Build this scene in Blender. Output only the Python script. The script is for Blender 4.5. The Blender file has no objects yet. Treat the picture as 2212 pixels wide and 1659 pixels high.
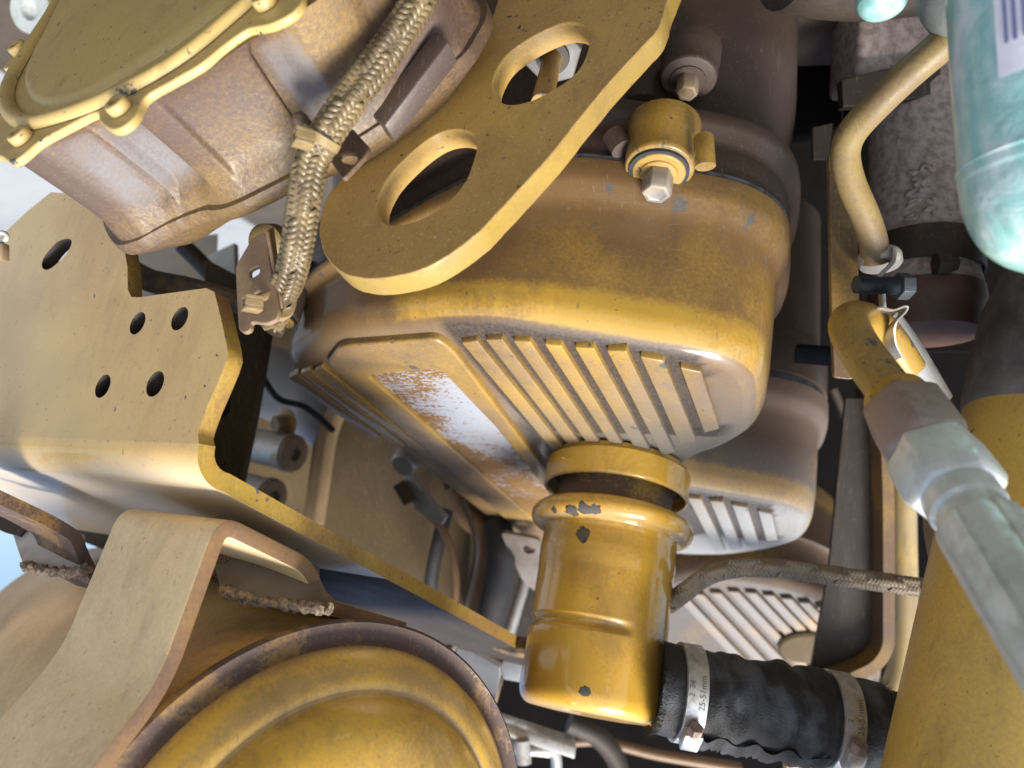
import bpy, bmesh, math, random
from mathutils import Vector, Matrix
random.seed(7)
R_ = math.radians
sc = bpy.context.scene
COL = sc.collection

# ------------------------------------------------------------------ camera
# The phone was held upside down: picture-down is world up (+Z), picture-right is -X, depth is +Y.
LENS, SENS = 26.0, 36.0
PW, PH = 2212.0, 1659.0
F = PW * LENS / SENS
CX, CY = PW / 2, PH / 2
cam = bpy.data.cameras.new('camera'); cam.lens = LENS; cam.sensor_width = SENS
cam.clip_start = 0.01; cam.clip_end = 2000
cam.dof.use_dof = True; cam.dof.focus_distance = 0.47; cam.dof.aperture_fstop = 6.0
camo = bpy.data.objects.new('camera', cam); COL.objects.link(camo)
camo.matrix_world = Matrix(((-1, 0, 0, 0), (0, 0, -1, 0), (0, -1, 0, 0), (0, 0, 0, 1)))
sc.camera = camo
sc.cycles.max_bounces = 6; sc.cycles.diffuse_bounces = 3; sc.cycles.glossy_bounces = 3

# ------------------------------------------------------------------ light
SUN_EL, SUN_AZ = R_(55), R_(204)     # direction towards the sun: azimuth measured from +Y clockwise
world = bpy.data.worlds.new('World'); sc.world = world; world.use_nodes = True
wn = world.node_tree.nodes; wl = world.node_tree.links
bg = wn['Background']
sky = wn.new('ShaderNodeTexSky'); sky.sky_type = 'NISHITA'; sky.sun_disc = False
sky.sun_elevation = SUN_EL; sky.sun_rotation = SUN_AZ
sky.air_density = 1.0; sky.dust_density = 2.5; sky.ozone_density = 1.0
wl.new(sky.outputs[0], bg.inputs[0]); bg.inputs[1].default_value = 0.11
sun = bpy.data.lights.new('sun', 'SUN'); sun.energy = 4.0; sun.angle = R_(22); sun.color = (1, .95, .87)
suno = bpy.data.objects.new('sun', sun); COL.objects.link(suno)
sd = Vector((math.sin(SUN_AZ) * math.cos(SUN_EL), math.cos(SUN_AZ) * math.cos(SUN_EL), math.sin(SUN_EL)))
suno.rotation_euler = (-sd).to_track_quat('-Z', 'Y').to_euler()
suno.location = sd * 5
vs = sc.view_settings
vs.view_transform = 'Standard'; vs.look = 'None'; vs.exposure = 1.0; vs.gamma = 1; vs.use_curve_mapping = False

# ------------------------------------------------------------------ geometry helpers
def W(px, py, d):
    return Vector((-(px - CX) / F * d, d, (py - CY) / F * d))
def V(r, dn, dp):
    return Vector((-r, dp, dn))
class Plane:
    def __init__(s, px, py, d, n):
        s.p = W(px, py, d); s.n = n.normalized()
    def on(s, px, py, off=0.0):
        r = W(px, py, 1.0)
        return r * ((s.n.dot(s.p) + off) / s.n.dot(r))
def cr(p0, p1, p2, p3, t):
    return 0.5 * ((2 * p1) + (p2 - p0) * t + (2 * p0 - 5 * p1 + 4 * p2 - p3) * t * t + (3 * p1 - p0 - 3 * p2 + p3) * t ** 3)
def spline(pts, sub=6, closed=False):
    n = len(pts); out = []
    if closed:
        for i in range(n):
            for k in range(sub):
                out.append(cr(pts[i - 1], pts[i], pts[(i + 1) % n], pts[(i + 2) % n], k / sub))
        return out
    for i in range(n - 1):
        a = pts[max(0, i - 1)]; b = pts[i]; c = pts[i + 1]; e = pts[min(n - 1, i + 2)]
        for k in range(sub):
            out.append(cr(a, b, c, e, k / sub))
    out.append(pts[-1]); return out
def roundpoly(pts, rad, seg=4):
    """closed polygon of Vectors with each corner rounded by rad (metres)"""
    out = []; n = len(pts)
    for i in range(n):
        p = pts[i]; a = pts[i - 1] - p; b = pts[(i + 1) % n] - p
        ra = min(rad, a.length * .45); rb = min(rad, b.length * .45); r = min(ra, rb)
        p0 = p + a.normalized() * r; p1 = p + b.normalized() * r
        for k in range(seg + 1):
            t = k / seg
            out.append(p0 * (1 - t) ** 2 + p * 2 * t * (1 - t) + p1 * t * t)
    return out
def roundline(pts, rad, seg=5):
    out = [pts[0]]
    for i in range(1, len(pts) - 1):
        p = pts[i]; a = pts[i - 1] - p; b = pts[i + 1] - p
        r = min(rad, a.length * .48, b.length * .48)
        p0 = p + a.normalized() * r; p1 = p + b.normalized() * r
        for k in range(seg + 1):
            t = k / seg
            out.append(p0 * (1 - t) ** 2 + p * 2 * t * (1 - t) + p1 * t * t)
    out.append(pts[-1]); return out
def basis(n, ref=None):
    n = n.normalized()
    ref = ref if ref is not None else (Vector((1, 0, 0)) if abs(n.x) < .8 else Vector((0, 1, 0)))
    x = (ref - n * ref.dot(n)).normalized()
    return x, n.cross(x), n
def newmesh(name, verts, faces, smooth=40):
    me = bpy.data.meshes.new(name); me.from_pydata([tuple(v) for v in verts], [], faces); me.validate()
    bm = bmesh.new(); bm.from_mesh(me)
    bmesh.ops.remove_doubles(bm, verts=bm.verts, dist=1e-6)
    bmesh.ops.recalc_face_normals(bm, faces=bm.faces)
    bm.to_mesh(me); bm.free()
    me.shade_smooth()
    if smooth < 180: me.set_sharp_from_angle(angle=R_(smooth))
    return me
class MB:
    def __init__(s): s.v = []; s.f = []
    def add(s, v, f):
        o = len(s.v); s.v += [Vector(q) for q in v]; s.f += [[i + o for i in q] for q in f]; return s
    def mesh(s, name, smooth=40): return newmesh(name, s.v, s.f, smooth)
def tube_vf(pts, rad, seg=20, caps=True, closed=False, squash=None):
    n = len(pts); rads = rad if isinstance(rad, (list, tuple)) else [rad] * n
    v = []; f = []
    t = (pts[1] - pts[0]).normalized(); x, y, _ = basis(t)
    for i, p in enumerate(pts):
        if closed: t2 = (pts[(i + 1) % n] - pts[i - 1]).normalized()
        else: t2 = (pts[min(n - 1, i + 1)] - pts[max(0, i - 1)]).normalized()
        q = t.rotation_difference(t2); x = q @ x; x = (x - t2 * x.dot(t2)).normalized(); y = t2.cross(x); t = t2
        for k in range(seg):
            a = 2 * math.pi * k / seg
            v.append(p + (x * math.cos(a) + y * math.sin(a)) * rads[i])
    m = n if closed else n - 1
    for i in range(m):
        for k in range(seg):
            a = i * seg + k; b = i * seg + (k + 1) % seg; j = ((i + 1) % n) * seg
            f.append([a, b, j + (k + 1) % seg, j + k])
    if caps and not closed:
        f.append(list(range(seg - 1, -1, -1))); f.append(list(range((n - 1) * seg, n * seg)))
    return v, f
def lathe_vf(prof, o, ax, seg=48, ref=None, sides=None, phase=0):
    """prof: list of (radius, height) ; sides -> polygonal cross-section"""
    x, y, z = basis(ax, ref); seg = sides or seg
    v = []; f = []
    for r, h in prof:
        for k in range(seg):
            a = 2 * math.pi * k / seg + phase
            v.append(o + z * h + (x * math.cos(a) + y * math.sin(a)) * r)
    for i in range(len(prof) - 1):
        for k in range(seg):
            f.append([i * seg + k, i * seg + (k + 1) % seg, (i + 1) * seg + (k + 1) % seg, (i + 1) * seg + k])
    if prof[0][0] > 1e-6: f.append(list(range(seg - 1, -1, -1)))
    if prof[-1][0] > 1e-6: f.append(list(range((len(prof) - 1) * seg, len(prof) * seg)))
    return v, f
def arc(r0, h0, r1, h1, n=5, conv=True):
    """quarter-ellipse profile between two (r,h) corner points"""
    out = []
    for k in range(n + 1):
        t = k / n * math.pi / 2
        if conv: out.append((r0 + (r1 - r0) * (1 - math.cos(t)), h0 + (h1 - h0) * math.sin(t)))
        else: out.append((r0 + (r1 - r0) * math.sin(t), h0 + (h1 - h0) * (1 - math.cos(t))))
    return out
def grid_vf(rows, closed_u=False):
    v = [p for r in rows for p in r]; n = len(rows[0]); f = []
    for i in range(len(rows) - 1):
        for k in range(n if closed_u else n - 1):
            f.append([i * n + k, i * n + (k + 1) % n, (i + 1) * n + (k + 1) % n, (i + 1) * n + k])
    return v, f
def smoothgrid(rows, su=5, sv=5, closed_u=False):
    rr = [spline(r, su, closed_u) for r in rows]
    cols = [spline([r[i] for r in rr], sv) for i in range(len(rr[0]))]
    return [[cols[i][j] for i in range(len(cols))] for j in range(len(cols[0]))]
def solid_grid(rows, th):
    """a sheet with thickness: rows of front points, pushed along -normal"""
    nr = len(rows); nc = len(rows[0]); back = []
    for i in range(nr):
        b = []
        for k in range(nc):
            du = rows[i][min(nc - 1, k + 1)] - rows[i][max(0, k - 1)]
            dv = rows[min(nr - 1, i + 1)][k] - rows[max(0, i - 1)][k]
            nn = du.cross(dv).normalized(); b.append(rows[i][k] + nn * th)
        back.append(b)
    v = [p for r in rows for p in r] + [p for r in back for p in r]; o = nr * nc; f = []
    for i in range(nr - 1):
        for k in range(nc - 1):
            q = [i * nc + k, i * nc + k + 1, (i + 1) * nc + k + 1, (i + 1) * nc + k]
            f.append(q); f.append([o + a for a in reversed(q)])
    ring = [k for k in range(nc)] + [i * nc + nc - 1 for i in range(1, nr)] + [(nr - 1) * nc + k for k in range(nc - 2, -1, -1)] + [i * nc for i in range(nr - 2, 0, -1)]
    for i in range(len(ring)):
        a = ring[i]; b = ring[(i + 1) % len(ring)]; f.append([b, a, o + a, o + b])
    return v, f
def bevel_mesh(me, w, seg=2, ang=35):
    bm = bmesh.new(); bm.from_mesh(me)
    ed = [e for e in bm.edges if len(e.link_faces) == 2 and e.calc_face_angle(0) > R_(ang)]
    bmesh.ops.bevel(bm, geom=ed, offset=w, offset_type='OFFSET', segments=seg, profile=.5, affect='EDGES', clamp_overlap=True)
    bm.to_mesh(me); bm.free(); me.shade_smooth(); me.set_sharp_from_angle(angle=R_(40)); return me
def plate_mesh(name, outline, holes, n, th, bev=.0008, bres=2, smooth=40):
    """flat plate: outline & holes are world points on the front face, n points to the viewer"""
    x, y, z = basis(n); o = outline[0]
    cu = bpy.data.curves.new(name, 'CURVE'); cu.dimensions = '2D'; cu.fill_mode = 'BOTH'
    cu.extrude = max(th / 2 - bev, 1e-5); cu.bevel_depth = bev; cu.bevel_resolution = bres; cu.offset = -bev
    for ring in [outline] + list(holes):
        s = cu.splines.new('POLY'); s.points.add(len(ring) - 1); s.use_cyclic_u = True
        for i, p in enumerate(ring):
            q = p - o; s.points[i].co = (q.dot(x), q.dot(y), 0, 1)
    ob = bpy.data.objects.new(name, cu); COL.objects.link(ob)
    bpy.context.view_layer.update()
    me = bpy.data.meshes.new_from_object(ob.evaluated_get(bpy.context.evaluated_depsgraph_get()))
    bpy.data.objects.remove(ob); bpy.data.curves.remove(cu)
    M = Matrix((x, y, z)).transposed().to_4x4(); M.translation = o - z * (th / 2)
    me.transform(M); me.materials.clear(); me.shade_smooth(); me.set_sharp_from_angle(angle=R_(smooth)); me.name = name
    return me
def box_vf(c, ax, ay, az):
    v = [c + ax * i + ay * j + az * k for i in (-1, 1) for j in (-1, 1) for k in (-1, 1)]
    return v, [[0, 1, 3, 2], [4, 6, 7, 5], [0, 4, 5, 1], [2, 3, 7, 6], [0, 2, 6, 4], [1, 5, 7, 3]]
def box_mesh(name, c, ax, ay, az, bev=.001):
    m = newmesh(name, *box_vf(c, ax, ay, az)); return bevel_mesh(m, bev) if bev else m
def set_attr(me, name, fn):
    a = me.attributes.new(name, 'FLOAT', 'POINT')
    a.data.foreach_set('value', [fn(v.co) for v in me.vertices])

# ------------------------------------------------------------------ object helpers
def thing(name, label, cat, loc, group=None, kind=None):
    o = bpy.data.objects.new(name, None); COL.objects.link(o); o.location = loc; o.empty_display_size = .02
    o['label'] = label; o['category'] = cat
    if group: o['group'] = group
    if kind: o['kind'] = kind
    return o
def part(name, me, mat, parent, label=None, kind=None):
    """me has world coordinates; keep them when parenting"""
    o = bpy.data.objects.new(name, me); COL.objects.link(o)
    if not me.materials: me.materials.append(mat)
    off = Vector((0, 0, 0)); p = parent
    while p is not None: off += p.location; p = p.parent
    me.transform(Matrix.Translation(-off)); o.parent = parent
    if label: o['label'] = label
    if kind: o['kind'] = kind
    return o
def single(name, me, mat, label, cat, group=None):
    o = bpy.data.objects.new(name, me); COL.objects.link(o)
    if not me.materials: me.materials.append(mat)
    cs = [v.co for v in me.vertices]; c = sum(cs, Vector()) / len(cs); c.z = min(q.z for q in cs)
    me.transform(Matrix.Translation(-c)); o.location = c
    o['label'] = label; o['category'] = cat
    if group: o['group'] = group
    return o

def face_mat(me, d, mat, base, thr=.8):
    if not me.materials: me.materials.append(base)
    me.materials.append(mat); d = d.normalized(); k = len(me.materials) - 1
    for p in me.polygons:
        if p.normal.dot(d) > thr: p.material_index = k
    return me
def rim_mat(me, n, mat, base, thr=.5):
    """cut edges of a plate: faces nearly perpendicular to its normal"""
    if not me.materials: me.materials.append(base)
    me.materials.append(mat); k = len(me.materials) - 1
    for p in me.polygons:
        if abs(p.normal.dot(n)) < thr: p.material_index = k
    return me
# ------------------------------------------------------------------ materials
class NT:
    def __init__(s, name):
        s.m = bpy.data.materials.new(name); s.m.use_nodes = True; s.t = s.m.node_tree; s.t.nodes.clear()
        s.out = s.n('ShaderNodeOutputMaterial'); s.b = s.n('ShaderNodeBsdfPrincipled')
        s.l(s.b.outputs[0], s.out.inputs[0])
        s.co = s.n('ShaderNodeTexCoord').outputs['Object']
    def n(s, t, **k):
        q = s.t.nodes.new(t)
        for a, b in k.items(): setattr(q, a, b)
        return q
    def l(s, a, b): s.t.links.new(a, b)
    def inp(s, sock, val):
        if hasattr(val, 'is_linked') or hasattr(val, 'links'): s.l(val, sock)
        else: sock.default_value = val
    def noise(s, scale, detail=4, rough=.55, co=None, dist=0):
        q = s.n('ShaderNodeTexNoise'); s.l(co or s.co, q.inputs['Vector'])
        q.inputs['Scale'].default_value = scale; q.inputs['Detail'].default_value = detail
        q.inputs['Roughness'].default_value = rough; q.inputs['Distortion'].default_value = dist
        return q.outputs[0]
    def math(s, op, a, b=0.0, clamp=False):
        q = s.n('ShaderNodeMath', operation=op, use_clamp=clamp); s.inp(q.inputs[0], a); s.inp(q.inputs[1], b); return q.outputs[0]
    def step(s, v, lo, hi):
        q = s.n('ShaderNodeMapRange', interpolation_type='SMOOTHSTEP'); s.inp(q.inputs['Value'], v)
        q.inputs['From Min'].default_value = lo; q.inputs['From Max'].default_value = hi; return q.outputs[0]
    def mix(s, f, a, b):
        q = s.n('ShaderNodeMix', data_type='RGBA'); s.inp(q.inputs[0], f)
        s.inp(q.inputs[6], a if not isinstance(a, tuple) else (*a, 1)); s.inp(q.inputs[7], b if not isinstance(b, tuple) else (*b, 1)); return q.outputs[2]
    def fmix(s, f, a, b):
        q = s.n('ShaderNodeMix', data_type='FLOAT'); s.inp(q.inputs[0], f); s.inp(q.inputs[2], a); s.inp(q.inputs[3], b); return q.outputs[0]
    def mapping(s, scale, rot=(0, 0, 0)):
        q = s.n('ShaderNodeMapping'); s.l(s.co, q.inputs[0]); q.inputs['Scale'].default_value = scale; q.inputs['Rotation'].default_value = rot; return q.outputs[0]
    def bump(s, h, strength=.2, dist=.001, nrm=None):
        q = s.n('ShaderNodeBump'); s.l(h, q.inputs['Height']); q.inputs['Strength'].default_value = strength; q.inputs['Distance'].default_value = dist
        if nrm: s.l(nrm, q.inputs['Normal'])
        return q.outputs[0]
    def attr(s, name):
        q = s.n('ShaderNodeAttribute', attribute_name=name); return q.outputs['Fac']
    def upz(s):
        g = s.n('ShaderNodeNewGeometry'); q = s.n('ShaderNodeSeparateXYZ'); s.l(g.outputs['Normal'], q.inputs[0]); return q.outputs[2]

YEL = (.60, .350, .055); BRN = (.165, .095, .055); MAUVE = (.115, .068, .050); DUST = (.40, .36, .30); CHIP = (.080, .078, .073)
def paint(name, base=YEL, gain=1.0, stain=BRN, bias=0.0, sscale=14, dust=.35, dustcol=DUST, rough=.33, chips=.5, specks=.5, bump=.12, bscale=260, coat=0.0, scratch=.12, edge=0, edgecol=(1, 1, 1), soft=.10, mscale=420, mott=.5, grime=.3, grimecol=(.075, .05, .033)):
    base, stain, dustcol = [tuple(q * k for q in c_) for c_, k in ((base, .70 * gain), (stain, .62 * gain), (dustcol, .80 * gain))]; rough *= .85
    s = NT(name)
    n1 = s.noise(sscale, 3, .5); n2 = s.noise(mscale, 3, .65); n3 = s.noise(5.5, 3, .5)
    m = s.math('ADD', n1, s.math('MULTIPLY', s.math('SUBTRACT', n2, .5), mott))
    m = s.math('ADD', m, s.math('ADD', s.attr('stain'), bias))
    mk = s.step(m, .5 - soft, .5 + soft)
    c = s.mix(mk, base, stain)
    tone = s.step(n3, .25, .75)
    hs = s.n('ShaderNodeHueSaturation'); s.l(c, hs.inputs['Color']); s.l(s.fmix(tone, .82, 1.16), hs.inputs['Value']); hs.inputs['Saturation'].default_value = 1.0
    c = hs.outputs[0]
    r = s.fmix(mk, rough, min(1, rough + .22))
    if grime:       # oily runs and smears, blotched
        g1 = s.noise(1, 4, .6, s.mapping((75, 75, 9), (.12, .2, 0)), .4); g2 = s.noise(13, 4, .6)
        gm = s.math('MULTIPLY', s.step(s.math('ADD', s.math('MULTIPLY', g1, .55), s.math('MULTIPLY', g2, .45)), .50, .66), grime)
        c = s.mix(gm, c, grimecol); r = s.math('SUBTRACT', r, s.math('MULTIPLY', gm, .12))
    if scratch:
        sn = s.noise(1, 2, .5, s.mapping((900, 900, 40), (.6, .9, .2))); sm = s.math('MULTIPLY', s.step(sn, .655, .71), scratch)
        sn2 = s.noise(1, 2, .5, s.mapping((60, 1100, 1000), (.2, .3, 1.1))); sm2 = s.math('MULTIPLY', s.step(sn2, .66, .72), scratch * .7)
        c = s.mix(s.math('MAXIMUM', sm, sm2), c, (.62, .52, .33))
    if edge:
        bv = s.n('ShaderNodeBevel', samples=4); bv.inputs[0].default_value = .0022
        g = s.n('ShaderNodeNewGeometry'); dp = s.n('ShaderNodeVectorMath', operation='DOT_PRODUCT'); s.l(bv.outputs[0], dp.inputs[0]); s.l(g.outputs['Normal'], dp.inputs[1])
        e = s.math('ADD', s.math('SUBTRACT', 1.0, dp.outputs['Value']), s.math('MULTIPLY', s.math('SUBTRACT', n2, .5), .12))
        em = s.math('MULTIPLY', s.step(e, .02, .10), edge)
        c = s.mix(em, c, edgecol)
    if specks:
        sp = s.math('MULTIPLY', s.step(s.noise(330, 2, .5), .69, .745), specks)
        sp2 = s.math('MULTIPLY', s.step(s.noise(1, 2, .5, s.mapping((420, 420, 130), (.3, .8, .1))), .695, .75), specks)
        c = s.mix(s.math('MAXIMUM', sp, sp2), c, (.06, .055, .055))
    if dust:
        up = s.upz(); du = s.math('MULTIPLY', s.step(up, -.1, 1.0), s.fmix(s.step(n1, .3, .7), .45, 1.0))
        du = s.math('ADD', s.math('MULTIPLY', du, dust), s.attr('dust'))
        du = s.math('MULTIPLY', du, s.fmix(s.step(n2, .35, .6), .65, 1.0), True)
        c = s.mix(du, c, dustcol); r = s.fmix(du, r, .75)
    dm = s.math('MULTIPLY', s.attr('dirt_shade'), s.fmix(s.step(n2, .3, .65), .6, 1.0), True)
    c = s.mix(dm, c, (.030, .025, .025)); r = s.fmix(dm, r, .6)
    hgt = s.noise(bscale, 3, .6)
    if chips:
        cn = s.math('MAXIMUM', s.noise(38, 6, .62), s.math('SUBTRACT', s.noise(120, 4, .6), .012)); ck = s.step(s.math('ADD', cn, (chips - .5) * .12), .705, .715)
        ca = s.math('ADD', s.attr('chip'), s.math('MULTIPLY', s.math('SUBTRACT', s.noise(160, 4, .6), .5), 1.1)); cb = s.step(ca, .45, .50); cc = s.step(ca, .56, .60)
        c = s.mix(cb, c, (.03, .028, .03)); ck = s.math('MAXIMUM', ck, cc)
        c = s.mix(ck, c, CHIP); r = s.fmix(ck, r, .6); hgt = s.math('SUBTRACT', hgt, s.math('MULTIPLY', ck, 1.5))
    s.l(c, s.b.inputs['Base Color']); s.inp(s.b.inputs['Roughness'], r)
    s.l(s.bump(hgt, bump, .0006), s.b.inputs['Normal'])
    if coat: s.l(s.fmix(mk, coat, coat * .35), s.b.inputs['Coat Weight'])
    s.b.inputs['Coat Roughness'].default_value = .10
    return s.m
def metal(name, col, rough=.45, metallic=.85, dirt_shade=.4, dirtcol=(.12, .09, .06), bump=.1, scale=60, bscale=300):
    s = NT(name); n1 = s.noise(scale, 5, .65); n2 = s.noise(scale * .25, 3)
    d = s.math('MULTIPLY', s.step(s.math('ADD', s.math('MULTIPLY', n1, .6), s.math('MULTIPLY', n2, .4)), .45, .65), dirt_shade)
    s.l(s.mix(d, col, dirtcol), s.b.inputs['Base Color']); s.l(s.fmix(d, rough, .85), s.b.inputs['Roughness'])
    s.l(s.fmix(d, metallic, .0), s.b.inputs['Metallic']); s.l(s.bump(s.noise(bscale, 4, .6), bump, .0008), s.b.inputs['Normal'])
    return s.m
def plain(name, col, rough=.6, var=.25, scale=40, bump=.15, bscale=200, metallic=0, col2=None, spec=.5):
    s = NT(name); n = s.noise(scale, 5, .65)
    c2 = col2 or tuple(q * (1 - var) for q in col)
    s.l(s.mix(s.step(n, .35, .68), col, c2), s.b.inputs['Base Color']); s.b.inputs['Roughness'].default_value = rough
    s.b.inputs['Metallic'].default_value = metallic; s.b.inputs['Specular IOR Level'].default_value = spec
    s.l(s.bump(s.noise(bscale, 4, .6), bump, .0008), s.b.inputs['Normal'])
    return s.m

M = {}
M['cover'] = paint('cover_paint', base=(0.66, 0.4, 0.06), mott=0.36, stain=(0.235, 0.135, 0.052), bias=0, sscale=10, dust=.34, dustcol=(0.223, 0.211, 0.192), rough=.30, chips=0.72, specks=.4, coat=.85, soft=0.27, grime=.35)
M['plate'] = paint('lifting_plate_paint', gain=1.25, grime=0.2, mott=0.3, base=(0.675, 0.425, 0.108), stain=(0.459, 0.284, 0.108), bias=.0, sscale=9, dust=.20, dustcol=(.50, .42, .24), rough=0.34, chips=0.75, specks=0.8, scratch=.7, soft=.25)
M['breather'] = paint('breather_paint', base=(0.918, 0.532, 0.073), stain=(0.744, 0.432, 0.084), bias=-.06, sscale=14, grime=.18, dust=.55, dustcol=(.40, .36, .30), rough=.12, chips=0.45, specks=0.25, bump=.05, coat=.8, scratch=.35)
M['bracket'] = paint('bracket_paint', mott=0.3, coat=0.5, base=(0.925, 0.625, 0.200), stain=(0.775, 0.500, 0.188), bias=-.05, sscale=8, dust=.75, dustcol=(.80, .81, .82), rough=0.22, grime=.15, chips=0.55, specks=0.6, soft=.2)  # blue-white dust colour also paints in the sky sheen on the bend
M['strap'] = paint('strap_paint', coat=0.35, gain=1.25, base=(0.95, 0.72, 0.37), stain=(0.88, 0.63, 0.32), bias=0, sscale=10, dust=.45, dustcol=(0.920, 0.805, 0.575), grime=.2, rough=0.32, chips=.35, specks=0.45, soft=.2)
M['muffler'] = paint('muffler_paint', base=(0.87, 0.53, 0.13), stain=(0.5, 0.32, 0.13), bias=-.02, sscale=7, dust=0.15, dustcol=(0.715, 0.559, 0.312), rough=0.42, chips=.3, specks=.7, bump=.2, soft=.3)
M['mufflercap'] = paint('muffler_cap_paint', coat=0.6, base=(0.95, 0.57, 0.07), stain=(0.6, 0.38, 0.13), bias=-0.04, sscale=13, dust=0.1, dustcol=(.58, .44, .18), rough=0.32, chips=0.5, specks=.4, soft=.2)
M['rust'] = paint('rusty_edge_paint', base=(0.330, 0.190, 0.065), stain=(0.130, 0.080, 0.066), bias=.08, sscale=30, dust=.2, dustcol=(.26, .19, .16), rough=.6, chips=.4, specks=.6, scratch=0.15)
M['housing'] = paint('housing_cast_paint', base=(0.3, 0.19, 0.06), stain=MAUVE, bias=0.08, sscale=12, dust=.10, dustcol=(.25, .255, .275), rough=0.42, chips=.3, specks=.3, bump=.55, bscale=420, soft=.2, scratch=.1)
M['housingtop'] = paint('housing_lid_paint', mott=0.3, base=(0.72, 0.52, 0.17), stain=(0.6, 0.43, 0.17), bias=-.04, sscale=7, dust=.3, dustcol=(0.546, 0.455, 0.260), rough=.42, chips=0.6, specks=.9, soft=.3)
M['casting'] = paint('head_casting_paint', base=(0.08, 0.052, 0.034), stain=(0.075, 0.049, 0.04), bias=.08, sscale=10, dust=.35, dustcol=(0.16, 0.13, 0.12), rough=0.38, chips=.35, specks=.4, bump=.3, bscale=300, soft=.25)
M['pipe'] = paint('pipe_paint', base=(.34, .24, .08), stain=(.21, .14, .075), bias=.0, sscale=18, dust=.35, dustcol=(.40, .33, .20), rough=.38, chips=0.9, specks=.5, soft=.2)
M['hook'] = paint('stub_pipe_paint', base=(.55, .33, .05), stain=(.36, .22, .08), bias=-.04, sscale=18, dust=.35, dustcol=(.55, .42, .20), rough=.35, chips=1, specks=.4, soft=.2)
M['bigpipe'] = paint('intake_pipe_paint', base=(0.874, 0.570, 0.095), stain=(0.627, 0.408, 0.133), bias=-.04, sscale=6, dust=.35, dustcol=(0.630, 0.518, 0.308), rough=.40, chips=0.5, specks=.5, bump=.15, soft=.3)
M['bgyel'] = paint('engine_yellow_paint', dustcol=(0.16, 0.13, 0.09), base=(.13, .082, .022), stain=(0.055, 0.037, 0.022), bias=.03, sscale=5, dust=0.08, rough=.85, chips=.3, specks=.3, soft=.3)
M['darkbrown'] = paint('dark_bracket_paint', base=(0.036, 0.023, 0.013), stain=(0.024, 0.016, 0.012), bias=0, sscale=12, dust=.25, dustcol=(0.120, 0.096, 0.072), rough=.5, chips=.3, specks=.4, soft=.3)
M['clipbrown'] = paint('brown_clip_paint', base=(.40, .27, .13), stain=(.28, .18, .11), bias=.05, sscale=30, dust=.2, rough=.5, chips=.5, specks=.5, soft=.25)
M['cutedge'] = paint('flame_cut_edge_paint', coat=.4, base=(0.572, 0.385, 0.072), stain=(0.440, 0.275, 0.061), bias=.0, sscale=22, dust=.25, dustcol=(.60, .47, .20), rough=.35, chips=0.6, specks=.3, scratch=0.3, soft=.25)
M['bracketedge'] = paint('bracket_edge_paint', base=(0.550, 0.363, 0.055), stain=(0.374, 0.209, 0.066), bias=.0, sscale=16, dust=.1, rough=.42, chips=0.9, specks=.5, scratch=0.2, soft=.2)
M['strapedge'] = paint('strap_edge_rust', base=(0.363, 0.209, 0.083), stain=(0.220, 0.127, 0.083), bias=.02, sscale=22, dust=.0, rough=.6, chips=0.7, specks=.5, scratch=0.12, soft=.25)
M['tie'] = plain('nylon_tie', (.30, .215, .10), .5, .35, 60, .1)
M['bolt'] = metal('painted_bolt_steel', (.34, .27, .19), .45, .45, .6, (.33, .19, .08))
M['washer'] = metal('washer_steel', (.33, .33, .33), .42, .6, .6, (.34, .25, .14))
M['steel'] = metal('zinc_steel', (.64, .68, .66), .36, .45, .6, (.33, .33, .29), scale=90)
M['steelnut'] = metal('brown_nut_steel', (.30, .235, .21), .42, .25, .8, (.15, .095, .075), scale=70)
M['clamp'] = metal('clamp_band_steel', (.66, .66, .64), .30, .85, .75, (.22, .19, .16), scale=80)
M['rubber'] = plain('rubber_black', (.022, .022, .025), .75, .4, 60, .3, 500)
M['oring'] = plain('gasket_dark', (.03, .04, .05), .55, .4, 90, .3)
M['gasket'] = plain('chipped_gasket', (.085, .10, .115), .7, .5, 120, .5, 300, col2=(.035, .035, .04))
M['rust_pipe'] = plain('rusted_cast_iron', (.34, .285, .26), .75, .5, 160, .8, 260, col2=(.19, .14, .12))
M['redbrown'] = plain('red_brown_casting', (.085, .042, .032), .6, .4, 30, .3)
M['alu'] = metal('aluminium_cast', (.46, .46, .45), .42, .6, .5, (.34, .26, .16))
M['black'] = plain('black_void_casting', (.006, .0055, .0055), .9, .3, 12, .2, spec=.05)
M['barbrown'] = paint('flat_bar_paint', base=(.36, .22, .045), stain=(.17, .10, .055), bias=.06, sscale=16, dust=.2, rough=.42, chips=.4, specks=.4, soft=.2)
M['darkhose'] = plain('dark_hose_rubber', (.05, .036, .026), .6, .4, 25, .2)
M['stamp'] = plain('stamp_dark', (.13, .12, .11), .7, .2)
M['tan'] = plain('tan_edge', (.27, .19, .11), .6, .2, 30, .1)

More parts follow.
